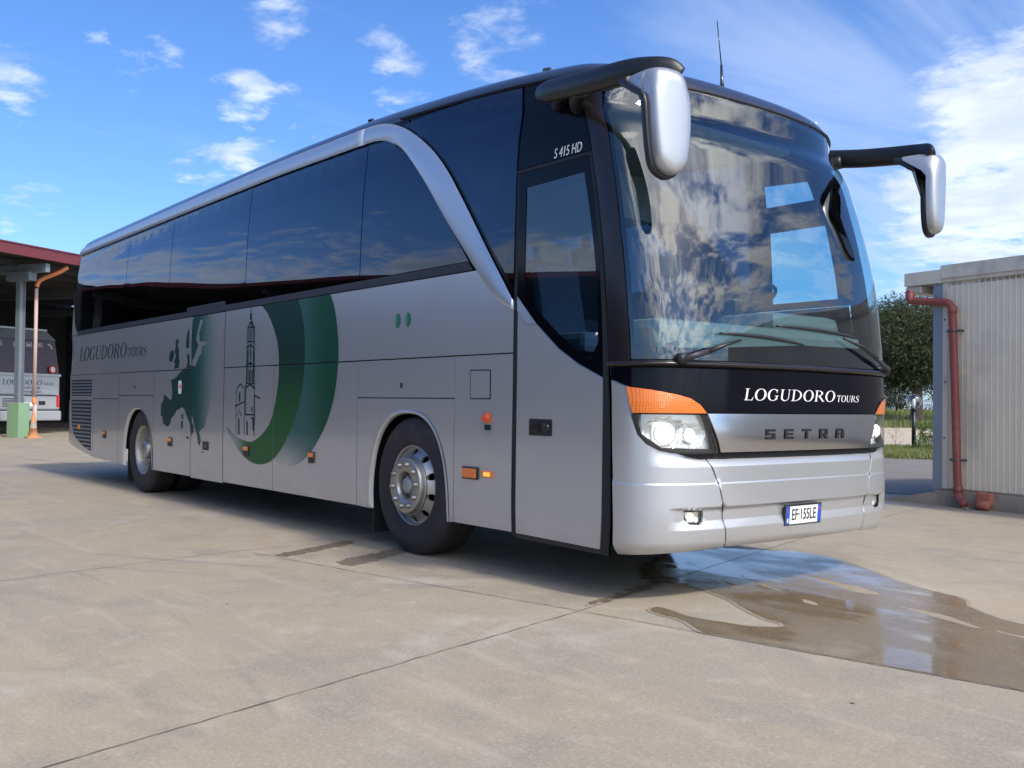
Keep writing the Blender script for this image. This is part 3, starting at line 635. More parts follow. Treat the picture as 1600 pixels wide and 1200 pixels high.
mb = MB(); mb.box((-.47, -.02, 2.545), (-.27, 3.9, 2.638), 0, TW, .01); mb.box((-.26, .25, 2.48), (-.12, .35, 2.63), 1, TW); cab(mb, 'gutter', ['cabin_trim', 'steel_clip'])
mb = MB(); mb.box((-.06, -.035, -.05), (W_, .3, .185), 0, TW); mb.add([(-.80, -.10, 0), (-.03, -.06, 0), (-.03, -.06, .16), (-.80, .9, 0), (-.03, .9, 0), (-.03, .9, .19), (-.76, .1, .02)], [(0, 1, 2), (1, 4, 5, 2), (0, 2, 6), (6, 2, 5, 3)], 0, False, TW); cab(mb, 'plinth', ['plinth_mortar'])
pp = loc(empty('drainpipe'), cb)
for_ = catmull([(-.36, -.10, 2.58), (-.355, -.10, 2.50), (-.34, -.10, 2.455), (-.28, -.09, 2.445), (.06, -.075, 2.405), (.14, -.075, 2.39), (.19, -.075, 2.34), (.205, -.075, 2.26), (.24, -.075, 1.4), (.27, -.075, .55), (.285, -.075, .20), (.30, -.085, .13), (.36, -.12, .075), (.42, -.15, .045)], 6)
mb = MB(); mb.tube(for_, .046, 20, 0, TW); mb.lathe([(.052, 0), (.054, .06), (.05, .07)], 20, 0, TW @ Matrix.Translation((-.36, -.10, 2.47)), 'z')
for z_ in (2.30, .21): mb.lathe([(.047, -.04), (.053, -.035), (.053, .035), (.047, .04)], 20, 0, TW @ Matrix.Translation((.206 if z_ > 1 else .284, -.075, z_)), 'z')
mb.build('pipe', ['pipe_red'], pp)
for x_, z_ in ((.218, 2.056), (.262, .55)):
    mb = MB(); mb.lathe([(.048, -.012), (.052, -.012), (.052, .012), (.048, .012)], 20, 0, TW @ Matrix.Translation((x_, -.075, z_)), 'z'); mb.box((-.085, -.01, -.010), (.085, .002, .010), 0, TW @ Matrix.Translation((x_, -.062, z_))); mb.box((-.09, -.01, -.012), (-.07, .065, .012), 0, TW @ Matrix.Translation((x_, -.065, z_))); mb.box((.07, -.01, -.012), (.09, .065, .012), 0, TW @ Matrix.Translation((x_, -.065, z_))); mb.build('pipe_clip', ['steel_clip'], pp)
for x_, z_ in ((.07, 1.46), (.06, 2.2), (.06, .8)): mb = MB(); mb.lathe([(.012, 0), (.010, -.006), (.001, -.008)], 10, 0, TW @ Matrix.Translation((x_, -.017, z_))); cab(mb, 'rivet', ['steel_clip'])
mb = MB(); mb.box((-.09, -.05, -.07), (.09, .04, .07), 0, TW @ Matrix.Translation((.62, -.06, .13)) @ Matrix.Rotation(.08, 4, 'Y'), .02); mb.tube([(.54, -.11, .055), (.70, -.12, .06)], .05, 12, 0, TW); tag(mb.build('brick', ['brick_red']), 'broken terracotta block against the foot of the white cabin', 'brick')
rs = random.Random(6)
for i in range(3):
    mb = MB(); x_ = (.46, .5, -.72)[i]; mb.box((-.02, -.02, 0), (.02, .02, .02), 0, TW @ Matrix.Translation((x_, -.2 - .03 * i, .004)), .008); tag(mb.build('pebble', ['plinth_mortar']), ['small stone chip under the mouth of the red drainpipe', 'small stone chip beside the terracotta block', 'small stone chip at the tapering end of the cabin plinth'][i], 'stone')

# ================================================================ OPEN SHED (left)
SA = Vector((-26.2, .9, 0)); SD = Vector((.51, -.86, 0)).normalized(); SNn = Vector((.86, .51, 0)).normalized()
TS = Matrix(((SD.x, SNn.x, 0, SA.x), (SD.y, SNn.y, 0, SA.y), (0, 0, 1, 0), (0, 0, 0, 1)))      # local: x along the front, y outwards, z up
mat('shed_red_dark', (.09, .012, .014), .6)
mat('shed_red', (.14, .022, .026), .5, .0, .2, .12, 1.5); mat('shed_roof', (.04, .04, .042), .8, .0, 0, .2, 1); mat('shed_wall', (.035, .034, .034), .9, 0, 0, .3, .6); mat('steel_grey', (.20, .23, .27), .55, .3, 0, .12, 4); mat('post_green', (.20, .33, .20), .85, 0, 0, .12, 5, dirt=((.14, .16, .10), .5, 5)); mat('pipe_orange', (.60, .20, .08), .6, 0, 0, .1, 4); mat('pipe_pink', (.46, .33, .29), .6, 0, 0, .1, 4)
shed = tag(empty('open_shed', SA), 'long open vehicle shed with a dark red roof edge, at the left', 'shed')
L0, L1 = -16., 3.6
def shp(mb, name, m, par=None): o = mb.build(name, m); loc(o, shed) if par is None else None; return o
mb = MB(); mb.box((L0, -.04, 5.10), (L1, .06, 5.40), 0, TS); mb.box((L0, -.03, 5.395), (L1, .09, 5.43), 0, TS); shp(mb, 'fascia', ['shed_red'])
v = []; f = []; prof = []
x = L0
while x < L1: prof += [(x, 0), (x + .12, 0), (x + .15, .05), (x + .27, .05), (x + .30, 0)]; x += .30
for a, b in prof: v += [(a, -.05, 5.16 + b), (a, -14., 5.9 + b)]
for i in range(len(prof) - 1): f.append((2 * i, 2 * i + 1, 2 * i + 3, 2 * i + 2))
mb = MB(); mb.add(v, f, 0, False, TS)
for i in range(8): mb.box((L0, -1.2 - 1.8 * i, 4.98 + .06 * i), (L1, -1.08 - 1.8 * i, 5.13 + .09 * i), 0, TS)
shp(mb, 'roof', ['shed_roof', 'steel_grey'])
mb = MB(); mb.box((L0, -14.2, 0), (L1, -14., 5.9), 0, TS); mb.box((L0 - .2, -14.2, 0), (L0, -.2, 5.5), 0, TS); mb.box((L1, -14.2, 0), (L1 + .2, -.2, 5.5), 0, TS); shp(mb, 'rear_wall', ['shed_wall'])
for i in range(-2, 7):
    xx = -1.35 + i * 6.0
    if xx > L1 - 1: break
    po = MB(); c = -1.10
    for a in ((-.10, -.008, .10, .008), ): pass
    po.box((xx - .10, c - .08, .3), (xx - .088, c + .08, 5.05), 0, TS); po.box((xx + .088, c - .08, .3), (xx + .10, c + .08, 5.05), 0, TS); po.box((xx - .088, c - .006, .3), (xx + .088, c + .006, 5.05), 0, TS)
    po.box((xx - .08, -13.8, 4.78), (xx + .08, -.1, 5.02), 0, TS); po.box((xx - .15, c - .45, 4.55), (xx + .15, c + .45, 4.82), 0, TS, .03)
    o = shp(po, 'post', ['steel_grey']); bs_ = MB(); bs_.box((xx - .20, c - .22, -.05), (xx + .20, c + .22, 1.0), 0, TS, .012); b_ = bs_.build('post_base', ['post_green']); b_.parent = o
    if i == 0:
        pi_ = MB(); pi_.tube([TS @ Vector(p) for p in catmull([(xx - .75, -.10, 5.02), (xx - .60, -.3, 4.85), (xx - .34, -.7, 4.62), (xx - .28, -.8, 4.4)], 4)], .065, 12, 0); pi_.tube([TS @ Vector((xx - .28, -.80, 4.36)), TS @ Vector((xx - .28, -.80, 1.1))], .052, 12, 1)
        pi_.tube([TS @ Vector((xx - .28, -.80, 1.16)), TS @ Vector((xx - .28, -.80, 1.02)), TS @ Vector((xx - .28, -.76, .95))], .064, 12, 0); pi_.tube([TS @ Vector((xx - .28, -.76, .97)), TS @ Vector((xx - .28, -.76, .12))], .055, 12, 1); pi_.tube([TS @ Vector((xx - .28, -.76, .14)), TS @ Vector((xx - .28, -.76, .03)), TS @ Vector((xx - .28, -.62, .0))], .06, 12, 0)
        shp(pi_, 'drainpipe', ['pipe_orange', 'pipe_pink'])
sheet('shed_kerb', [([tuple((TS @ Vector(p)).xy) for p in ((L0, -1.0, 0), (L1, -1.0, 0), (L1, -1.12, 0), (L0, -1.12, 0))], [])], 'concrete', .01, 'pale edge strip of the shed floor')

# the shed's second wing, set back and turned: it mirrors in the coach's side windows
TB = Matrix.Translation((-30.9, -6.2, 0)) @ Matrix.Rotation(math.atan2(-.57, .82), 4, 'Z')
sw = tag(empty('shed_wing', (-30.9, -6.2, 0)), 'second wing of the vehicle shed, mirrored in the side windows of the coach', 'shed')
def swp(mb, name, m): o = mb.build(name, m); o.parent = sw; o.matrix_parent_inverse = Matrix.Translation((30.9, 6.2, 0)); return o
mb = MB(); mb.box((-9, -.1, 5.24), (34, .04, 5.37), 0, TB); swp(mb, 'fascia', ['shed_red_dark'])
mb = MB(); mb.box((-9, -12, 5.38), (34, -.1, 5.42), 0, TB); swp(mb, 'roof', ['shed_roof'])
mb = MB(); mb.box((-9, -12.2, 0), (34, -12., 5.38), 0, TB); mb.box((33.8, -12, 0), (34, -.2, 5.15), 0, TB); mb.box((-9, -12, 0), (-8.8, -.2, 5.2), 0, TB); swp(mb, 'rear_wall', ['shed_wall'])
for i in range(6):
    mb = MB(); mb.box((.5 + 6.4 * i - .09, -.7, 0), (.5 + 6.4 * i + .09, -.5, 5.2), 0, TB); mb.box((.5 + 6.4 * i - .08, -11.9, 4.9), (.5 + 6.4 * i + .08, -.2, 5.15), 0, TB); swp(mb, 'post', ['shed_roof'])

# traffic cone at the post
x, y = -27.0, 1.72; cn = tag(empty('traffic_cone', (x, y, 0)), 'faded orange traffic cone beside the green post base', 'traffic cone')
mb = MB(); mb.box((-.19, -.19, 0), (.19, .19, .035), 0, None, .01); mb.lathe([(.145, .03), (.10, .28), (.10, .28)], 20, 0, None, 'z'); mb.lathe([(.10, .28), (.073, .45)], 20, 1, None, 'z'); mb.lathe([(.073, .45), (.03, .72), (.022, .74), (.001, .74)], 20, 0, None, 'z'); mb.build('cone_body', ['cone_orange', 'cone_grey'], cn)
mat('cone_orange', (.50, .22, .10), .8, 0, 0, .2, 8); mat('cone_grey', (.33, .27, .22), .8)

# parked coach in the shed
pc_yaw = math.atan2(.44, .90); TPc = Vector((-30.62, 2.34, 0))
pc = tag(empty('parked_coach', TPc, pc_yaw), 'older silver coach parked in the shed, its rear seen behind the post', 'coach')
# local: rear face looks along +x, y runs to image right, body goes to -x
mat('old_silver', (.40, .41, .42), .45, .4, .3, .08, 1.5); mat('old_roof', (.13, .14, .13), .6, 0, 0, .2, 2); mat('old_window', (.055, .036, .036), .30, 0, 0, .3, .8); mat('old_white', (.5, .5, .5), .5)
mb = MB(); mb.box((-11.5, -1.24, .42), (0, 1.24, 1.95), 0, None, .05); shb = mb.build('body', ['old_silver'], pc)
v = [(-11.5, -1.22, 1.9), (.0, -1.22, 1.9), (.0, 1.22, 1.9), (-11.5, 1.22, 1.9), (-11.5, -1.12, 3.05), (-.14, -1.12, 3.05), (-.14, 1.12, 3.05), (-11.5, 1.12, 3.05)]
meshobj('window_band', v, [(0, 1, 5, 4), (1, 2, 6, 5), (2, 3, 7, 6), (3, 0, 4, 7)], 'old_window', pc)
v = [(-11.5, -1.14, 3.03), (-.10, -1.14, 3.03), (-.10, 1.14, 3.03), (-11.5, 1.14, 3.03), (-11.5, -.92, 3.36), (-.32, -.92, 3.36), (-.32, .92, 3.36), (-11.5, .92, 3.36)]
meshobj('roof', v, [(0, 1, 5, 4), (1, 2, 6, 5), (2, 3, 7, 6), (3, 0, 4, 7), (4, 5, 6, 7)], 'old_roof', pc)
for a_, b_2 in (((-.33, -.93, 3.34), (-.27, .93, 3.39)), ((-.02, -1.25, 1.86), (.045, 1.25, 1.93))): mb = MB(); mb.box(a_, b_2); mb.build('trim', ['old_silver'], pc)
mb = MB(); mb.box((.0, -1.0, 1.28), (.025, 1.0, 1.80), 0, None, .01); mb.box((.0, -1.22, .80), (.03, 1.22, 1.2), 0, None, .01); mb.build('rear_flap', ['old_silver'], pc)
mb = MB(); mb.box((.0, -1.22, 1.215), (.02, 1.22, 1.25)); [mb.box((.028, -.9, .86 + .05 * i), (.04, -.12, .88 + .05 * i)) for i in range(6)]; mb.box((.028, .42, .93), (.045, .66, 1.05)); mb.box((.0, -1.22, .735), (.025, 1.22, .77)); mb.build('grille', ['badge_black'], pc)
mb = MB(); mb.box((-.1, -1.25, .42), (.10, 1.25, .74), 0, None, .05); mb.build('bumper', ['old_silver'], pc)
for s in (-1, 1): mb = MB(); mb.box((.0, s * 1.15 - .06, .85), (.04, s * 1.15 + .06, 1.25), 0, None, .01); mb.build('tail_light', ['red_lens'], pc)
mb = MB(); mb.box((.03, -.26, .88), (.045, .26, 1.0), 0); mb.box((.046, -.26, .88), (.048, -.21, 1.0), 1); mb.box((.046, .21, .88), (.048, .26, 1.0), 1); pl2 = mb.build('number_plate', ['plate_white', 'plate_blue'], pc)
pcm = MB(); pcm.lathe([(.085, .0), (.14, .0), (.14, .02), (.085, .02)], 24, 0, Matrix.Rotation(math.pi / 2, 4, 'Z') @ Matrix.Translation((.92, -.05, 2.08)), 'y'); pcm.lathe([(.001, -.004), (.085, -.004)], 20, 1, Matrix.Rotation(math.pi / 2, 4, 'Z') @ Matrix.Translation((.92, -.05, 2.08)), 'y'); pcm.build('speed_sticker', ['red_lens', 'old_white'], pc)
for (x_, n_) in ((-1.6, 'a'), (-8.3, 'b')):
    for s in (-1, 1):
        o = MB(); o.lathe([(.3, 0), (.50, .0), (.52, .06), (.52, .3), (.3, .3)], 32, 0); o.lathe([(.001, .03), (.3, .0)], 24, 1); q = o.build('wheel', ['rubber', 'steel_grey'], pc); q.location = (x_, s * 1.22, .52); q.rotation_euler = (0, 0, math.pi if s > 0 else 0)
mat('wall_far', (.35, .33, .30), .9)

# ================================================================ THE COACH
def Snorm(s, v):
    e = 2e-3; s = np.asarray(s, float); v = np.asarray(v, float)
    a = MS(s + e, v) - MS(s - e, v); v1 = v + e; b = MS(s, v1) - MS(s, v - e)
    n = np.cross(b, a); return n / (np.linalg.norm(n, axis=-1, keepdims=True) + 1e-12)
def setnormals(me, nv):
    me.normals_split_custom_set([tuple(x) for x in nv])
def panel(name, shapes, m, parent, off=0., depth=.018, du=.3, dv=.16, seg=.12, disp=None, vl=(), mir=False, label=None):
    shapes = [s if isinstance(s, tuple) and len(s) == 2 and isinstance(s[1], list) else (s, []) for s in shapes]
    if mir: shapes = [([(-a, b) for a, b in o], [[(-a, b) for a, b in q] for q in hs]) for o, hs in shapes]
    vv, tri, bd = triangulate(shapes, du, dv, seg, vl)
    S, Z = vv[:, 0], vv[:, 1]
    N0 = Snorm(S, Z)
    def f(s, z):
        o = off + (disp(s, z) if disp else 0); return MS(s, z) + Snorm(s, z) * (np.asarray(o)[..., None] if disp else o)
    P = f(S, Z)
    if disp:
        e = 1.5e-3; a = f(S + e, Z) - f(S - e, Z); b = f(S, Z + e) - f(S, Z - e); N = np.cross(b, a); N /= np.linalg.norm(N, axis=1, keepdims=True)
    else: N = N0
    verts = [tuple(p) for p in P]; faces = [t[::-1] for t in tri]; nrm = [N[i] for t in faces for i in t]
    if depth:
        Q = P - N0 * depth; b = len(verts); verts += [tuple(p) for p in Q]
        for x, y in bd:
            # small rounded lip: first a slanted ring normal, then the return
            faces.append([x, y, b + y, b + x]); t = P[y] - P[x]; fn = np.cross(Q[x] - P[x], t); fn = fn / (np.linalg.norm(fn) + 1e-12)
            # point away from the panel's inside
            k1, k2 = (fn * .8 + N[x] * .6), (fn * .8 + N[y] * .6)
            nrm += [k1 / np.linalg.norm(k1), k2 / np.linalg.norm(k2), fn, fn]
    o = meshobj(name, verts, faces, m, parent, smooth=True); setnormals(o.data, nrm)
    if label: o['label'] = label
    return o
def strip(name, top, bot, n, w, m, parent, prof, mir=False, base=0.):
    T = resample(top, n); B = resample(bot, n); t = np.linspace(0, 1, w)
    S = T[:, None, 0] * (1 - t) + B[:, None, 0] * t; Z = T[:, None, 1] * (1 - t) + B[:, None, 1] * t
    if mir: S = -S
    off = np.array([prof(x) for x in t])[None, :] + base + 0 * S
    P = MS(S, Z) + Snorm(S, Z) * off[..., None]
    v = P.reshape(-1, 3); f = []
    for i in range(n - 1):
        for j in range(w - 1):
            q = (i * w + j, i * w + j + 1, (i + 1) * w + j + 1, (i + 1) * w + j); f.append(q[::-1] if mir else q)
    # end caps down to the body
    for i in (0, n - 1):
        b = len(v); Q = MS(S[i], Z[i]) - Snorm(S[i], Z[i]) * .01; v = np.r_[v, Q]
        for j in range(w - 1): f.append((i * w + j, i * w + j + 1, b + j + 1, b + j))
    return meshobj(name, v, f, m, parent, smooth=True)
def onsurf(s, z, off=0.):
    return Vector(MS(np.array([s]), np.array([z]))[0] + Snorm(np.array([s]), np.array([z]))[0] * off)
def frame_at(s, z, off=0.):
    """matrix: local x = towards smaller s (reads left to right from outside), y = up, z = outward"""
    p = onsurf(s, z, off); n = Vector(Snorm(np.array([s]), np.array([z]))[0]); a = onsurf(s - .01, z) - onsurf(s, z); a.normalize(); u = n.cross(a); u.normalize(); a = u.cross(n)
    return Matrix(((a.x, u.x, n.x, p.x), (a.y, u.y, n.y, p.y), (a.z, u.z, n.z, p.z), (0, 0, 0, 1)))
def vz(P):
    """heights above the window heads turned into roof parameters"""
    return [(a, z if z <= 3.2 else 3.2 + math.sqrt(1 - (1 - min(.999, ((z - 3.2) / .42) ** (1 / .286))) ** .25)) for a, z in P]
def rect(a, b, c, d): return [(a, c), (b, c), (b, d), (a, d)]
def arch(c, hw, z0, hh, n=2.5, k=26):
    out = []
    for i in range(k + 1):
        t = math.pi * i / k; cx = math.cos(t); sx = max(0., math.sin(t))
        out.append((c - hw * math.copysign(abs(cx) ** (2 / n), cx), z0 + hh * sx ** (2 / n)))
    return out

coach = empty('coach', (-2.57, 0, 0))
tag(coach, 'silver and black tour coach in the foreground, green rings and map on its side', 'coach')
# (the coach's parts are modelled in world coordinates)
coach.location = (0, 0, 0)
FWU, RWU = 3.66, 9.738           # wheel centres as u
FWX, RWX = -2.572, -8.652
AF = dict(c=3.68, hw=.56, z0=.3, hh=.785); AR = dict(c=9.825, hw=.565, z0=.3, hh=.745)
ZB = .305
E1 = UMAX - .01
SEAMS = [(2.415, 3.060, ZB, 1.468), (3.068, 4.420, 1.178, 1.468), (4.428, 5.982, ZB, 1.468), (5.990, 7.158, ZB, 1.470), (7.172, 8.056, .292, 2.052), (8.070, 9.247, ZB, 1.474),
         (9.255, 10.585, 1.193, 1.476), (10.593, 11.690, 1.148, 1.480), (2.415, 7.158, 1.477, 2.054), (8.070, E1, 1.486, 2.054)]
for side in (False, True):
    K = dict(mir=side)
    pr = lambda sh, **k: panel('body_panel', [sh], 'silver_paint', coach, **{**K, **k})
    pr(rect(2.415, 3.060, ZB, 1.468))
    pr([(3.068, ZB)] + arch(**AF) + [(4.420, ZB), (4.420, 1.170), (3.068, 1.170)], dv=.12)
    pr(rect(3.068, 4.420, 1.178, 1.468)); pr(rect(4.428, 5.982, ZB, 1.468)); pr(rect(5.990, 7.158, ZB, 1.470))
    pr(rect(7.172, 8.056, .292, 2.052), label=None); pr(rect(8.070, 9.247, ZB, 1.474))
    pr([(9.255, ZB + .005)] + arch(**AR) + [(10.585, .325), (10.585, 1.185), (9.255, 1.185)], dv=.12)
    pr(rect(9.255, 10.585, 1.193, 1.476)); pr(rect(10.593, 11.690, 1.148, 1.480)); pr([(10.593, .322), (11.25, .325), (11.690, .335), (11.690, 1.140), (10.593, 1.140)])
    # grille surround, with its two louvred openings
    pr([(11.698, .337), (12.245, .402), (12.60, .440), (12.90, .50), (E1, .52), (E1, 1.478), (11.698, 1.478)], du=.12)
    pr([(2.415, 1.477), (7.158, 1.480), (7.158, 2.054), (2.83, 2.054), (2.715, 1.955), (2.568, 1.835), (2.415, 1.755)])
    pr([(8.070, 1.484), (E1, 1.486), (E1, 2.054), (8.070, 2.054)])
    pr([(12.52, 2.062), (E1, 2.062), (E1, 3.21), (12.90, 3.21), (12.90, 2.87), (12.86, 2.49), (12.76, 2.24), (12.66, 2.13)], du=.08, dv=.1)
    # wheel arch lips
    for A, zz in ((AF, ZB), (AR, ZB + .01)):
        a1 = arch(**A); a0 = arch(A['c'], A['hw'] - .035, A['z0'], A['hh'] - .03)
        strip('wheel_arch_lip', a1, a0, 60, 5, 'silver_paint', coach, lambda t: .006 * math.sin(math.pi * min(1, t + .15)) - .03 * max(0, t - .8) / .2, mir=side, base=.002)
    # black seal strip below the side windows and window layer
    panel('window_trim', [[(2.87, 2.062), (12.55, 2.062), (12.62, 2.122), (2.93, 2.122)]], 'plastic_grey', coach, off=.004, du=.5, dv=.05, **K)
    edge = [(3.909, 3.262), *vz([(3.86, 3.306), (3.80, 3.283), (3.72, 3.245), (3.60, 3.18)]), (3.48, 3.097), (3.281, 2.927), (3.008, 2.613), (2.682, 2.205), (2.42, 1.90)]
    g2 = [(2.42, 1.90), (2.42, 3.30), (3.0, 3.305), (3.55, 3.285)] + edge[:-1]
    last = [(2.93, 2.13), (4.429, 2.13), (4.429, 3.208), (4.07, 3.208), (3.832, 3.084), (3.569, 2.837), (3.199, 2.436)]
    panes = [rect(4.441, 6.694, 2.13, 3.208), rect(6.706, 8.850, 2.13, 3.208), rect(8.862, 10.457, 2.13, 3.208),
             [(10.469, 2.13), (12.58, 2.13), (12.70, 2.20), (12.80, 2.40), (12.845, 2.70), (12.865, 3.208), (10.469, 3.208)]]
    def inset(P, d):
        P = np.array(P, float); n = len(P); ar_ = sum(P[i][0] * P[(i + 1) % n][1] - P[(i + 1) % n][0] * P[i][1] for i in range(n)); sg = 1 if ar_ > 0 else -1; out = []
        for i in range(n):
            a = P[i] - P[i - 1]; b = P[(i + 1) % n] - P[i]; a /= np.hypot(*a); b /= np.hypot(*b); na = np.array([-a[1], a[0]]) * sg; nb = np.array([-b[1], b[0]]) * sg; m_ = na + nb; m_ /= max(.35, m_ @ m_ / 2) ; out.append(tuple(P[i] + m_ / 1. * d * .999 if True else 0))
        return out
    holes = [inset(p, .035) for p in panes] + [inset(last, .05), inset(g2, .06)]
    panel('window_frame', [([(2.418, 1.84), (2.418, 3.32), (12.87, 3.26), (12.87, 2.87), (12.82, 2.49), (12.73, 2.25), (12.60, 2.10), (12.50, 2.062), (2.80, 2.062)], holes)], 'black_gloss', coach, off=-.008, du=.3, dv=.15, depth=.02, **K)
    for p in panes + [last]: panel('side_window', [p], 'side_glass', coach, depth=0, du=.3, dv=.12, **K)
    panel('side_window', [g2], 'side_glass', coach, depth=0, du=.2, dv=.12, off=-.002, **K)
    panel('window_trim', [rect(7.172, 8.24, 2.124, 2.166)], 'plastic_grey', coach, off=.006, du=.5, dv=.05, **K)
    # bright arch band
    top = [(12.96, 3.315), (12.2, 3.335), (9.2, 3.345), (6.8, 3.355), (5.2, 3.352), (4.515, 3.352)]; bot = [(12.96, 3.225), (12.2, 3.225), (9.1, 3.222), (6.7, 3.22), (5.2, 3.219), (4.515, 3.219)]
    bp = lambda t: .003 + .012 * max(0., math.sin(math.pi * t)) ** .6
    strip('bright_band', top, bot, 60, 13, 'aluminium_trim', coach, bp, mir=side)
    top = catmull([(4.507, 3.410), (4.311, 3.404), (4.134, 3.378), (3.954, 3.326), (3.765, 3.243), (3.525, 3.097), (3.326, 2.927), (3.053, 2.613), (2.727, 2.205), (2.414, 1.815)], 10); top = vz(top)
    bot = catmull([(4.507, 3.265), (4.27, 3.258), (4.06, 3.210), (3.832, 3.084), (3.569, 2.837), (3.199, 2.436), (2.814, 2.043), (2.715, 1.946), (2.568, 1.826), (2.414, 1.755)], 10); bot = vz(bot)
    strip('bright_band', top, bot, 120, 13, 'aluminium_trim', coach, bp, mir=side)
    # A pillar
    panel('pillar', [[(1.352, 1.372), (1.505, 1.372), (1.50, 1.83), (1.478, 2.63), (1.462, 3.22), (1.30, 3.22), (1.30, 3.12), (1.352, 2.16)]], 'pillar_black', coach, off=.004, du=.03, dv=.1, **K)
    if not side:
        panel('roof_side_panel', [[(1.49, 2.678), (2.400, 2.678), (2.38, 3.30), (1.468, 3.30)]], 'black_gloss', coach, du=.1, dv=.1)
    else:
        panel('body_panel', [rect(1.565, 2.400, .285, 1.90)], 'silver_paint', coach, du=.08, **K)
        panel('window_frame', [([(1.49, 1.905), (2.44, 1.905), (2.44, 3.30), (1.468, 3.30)], [rect(1.60, 2.25, 1.96, 2.53), rect(1.66, 2.28, 2.74, 2.98)])], 'black_gloss', coach, du=.08, dv=.1, **K)
        panel('driver_window', [rect(1.58, 2.27, 1.94, 2.55)], 'door_glass', coach, off=.003, depth=0, du=.1, dv=.1, **K)
        panel('driver_window', [rect(1.64, 2.30, 2.72, 3.0)], 'door_glass', coach, off=.003, depth=0, du=.1, dv=.1, **K)

# roof: one sheet from the window heads to the crown
us = np.r_[np.linspace(-E1, -1.8, 70), np.linspace(-1.78, 1.78, 90), np.linspace(1.8, E1, 70)]; vs = np.r_[3.205 + .995 * np.linspace(0, 1, 34) ** 1.25]
SS, VV = np.meshgrid(us, vs, indexing='ij'); V0 = 3.205 + .068 * np.clip((1.34 - np.abs(SS)) / .3, 0, 1) ** .7; VV = V0 + (VV - 3.205) * (4.2 - V0) / .995; P = MS(SS, VV) - (.005 + .017 * np.clip((3.335 - VV) / .02, 0, 1) * np.clip((np.abs(SS) - 1.4) / .1, 0, 1))[..., None] * np.clip(Snorm(SS, np.minimum(VV, 4.1)), -1, 1); nU, nV = SS.shape
rf = meshobj('roof', P.reshape(-1, 3), [(i * nV + j, (i + 1) * nV + j, (i + 1) * nV + j + 1, i * nV + j + 1)[::-1] for i in range(nU - 1) for j in range(nV - 1)], 'roof_paint', coach, smooth=True)
strip('roof_gutter', [(3.95, 3.338), (2.4, 3.335), (1.5, 3.33)], [(3.95, 3.312), (2.4, 3.308), (1.5, 3.305)], 60, 5, 'black_gloss', coach, lambda t: .010 * math.sin(math.pi * t))
strip('header_seal', [(1.50, 3.228), (1.30, 3.235), (1.0, 3.282), (.6, 3.290), (0, 3.293), (-.6, 3.290), (-1.0, 3.282), (-1.30, 3.235), (-1.50, 3.228)], [(1.50, 3.205), (1.28, 3.212), (1.0, 3.262), (.6, 3.271), (0, 3.274), (-.6, 3.271), (-1.0, 3.262), (-1.28, 3.212), (-1.50, 3.205)], 120, 5, 'rubber', coach, lambda t: .012 * math.sin(math.pi * t))
# windscreen
wsp = [(1.345, 1.405), (1.345, 2.16), (1.295, 3.12), (1.27, 3.212), (1.0, 3.266), (.6, 3.275), (0, 3.278), (-.6, 3.275), (-1.0, 3.266), (-1.27, 3.212), (-1.295, 3.12), (-1.345, 2.16), (-1.345, 1.405)]
panel('windscreen', [wsp], 'windscreen_glass', coach, depth=0, du=.05, dv=.07, seg=.05)
panel('windscreen_frame', [([(1.36, 1.385), (1.36, 2.16), (1.31, 3.12), (1.30, 3.22), (1.0, 3.272), (.6, 3.28), (0, 3.283), (-.6, 3.28), (-1.0, 3.272), (-1.30, 3.22), (-1.31, 3.12), (-1.36, 2.16), (-1.36, 1.385)],
      [[(1.325, 1.50), (1.322, 2.16), (1.275, 3.10), (1.22, 3.19), (.95, 3.235), (0, 3.248), (-.95, 3.235), (-1.22, 3.19), (-1.275, 3.10), (-1.322, 2.16), (-1.325, 1.56), (-1.1, 1.545), (0, 1.53), (.9, 1.475), (1.2, 1.475)]])], 'black_gloss', coach, off=-.010, depth=.01, du=.05, dv=.1, seg=.05)
# ledge under the windscreen, black front panel
strip('windscreen_ledge', [(1.50, 1.396), (0, 1.404), (-1.50, 1.396)], [(1.50, 1.360), (0, 1.368), (-1.50, 1.360)], 140, 9, 'pillar_black', coach, lambda t: .0 + .024 * max(0., math.sin(math.pi * t)) ** .7)
orn = [(1.376, 1.248), (1.238, 1.231), (1.081, 1.204), (.995, 1.183), (.929, 1.147), (.877, 1.098)]
mirl = lambda L: [(-a, b) for a, b in L]
panel('front_panel', [[(1.49, 1.355), (1.488, 1.29)] + [(a, b + .004) for a, b in orn] + [(-a, b + .004) for a, b in orn[::-1]] + [(-1.488, 1.29), (-1.49, 1.355)]], 'black_gloss', coach, du=.05, dv=.06, seg=.04)
panel('badge_panel', [[(.868, 1.096), (-.868, 1.096), (-.835, 1.02), (-.79, .93), (-.765, .872), (.765, .872), (.79, .93), (.835, 1.02)]], 'badge_metal', coach, off=.004, du=.05, dv=.05, seg=.05,
      disp=lambda s, z: .012 * np.sin(np.pi * np.clip((z - .87) / .23, 0, 1)))
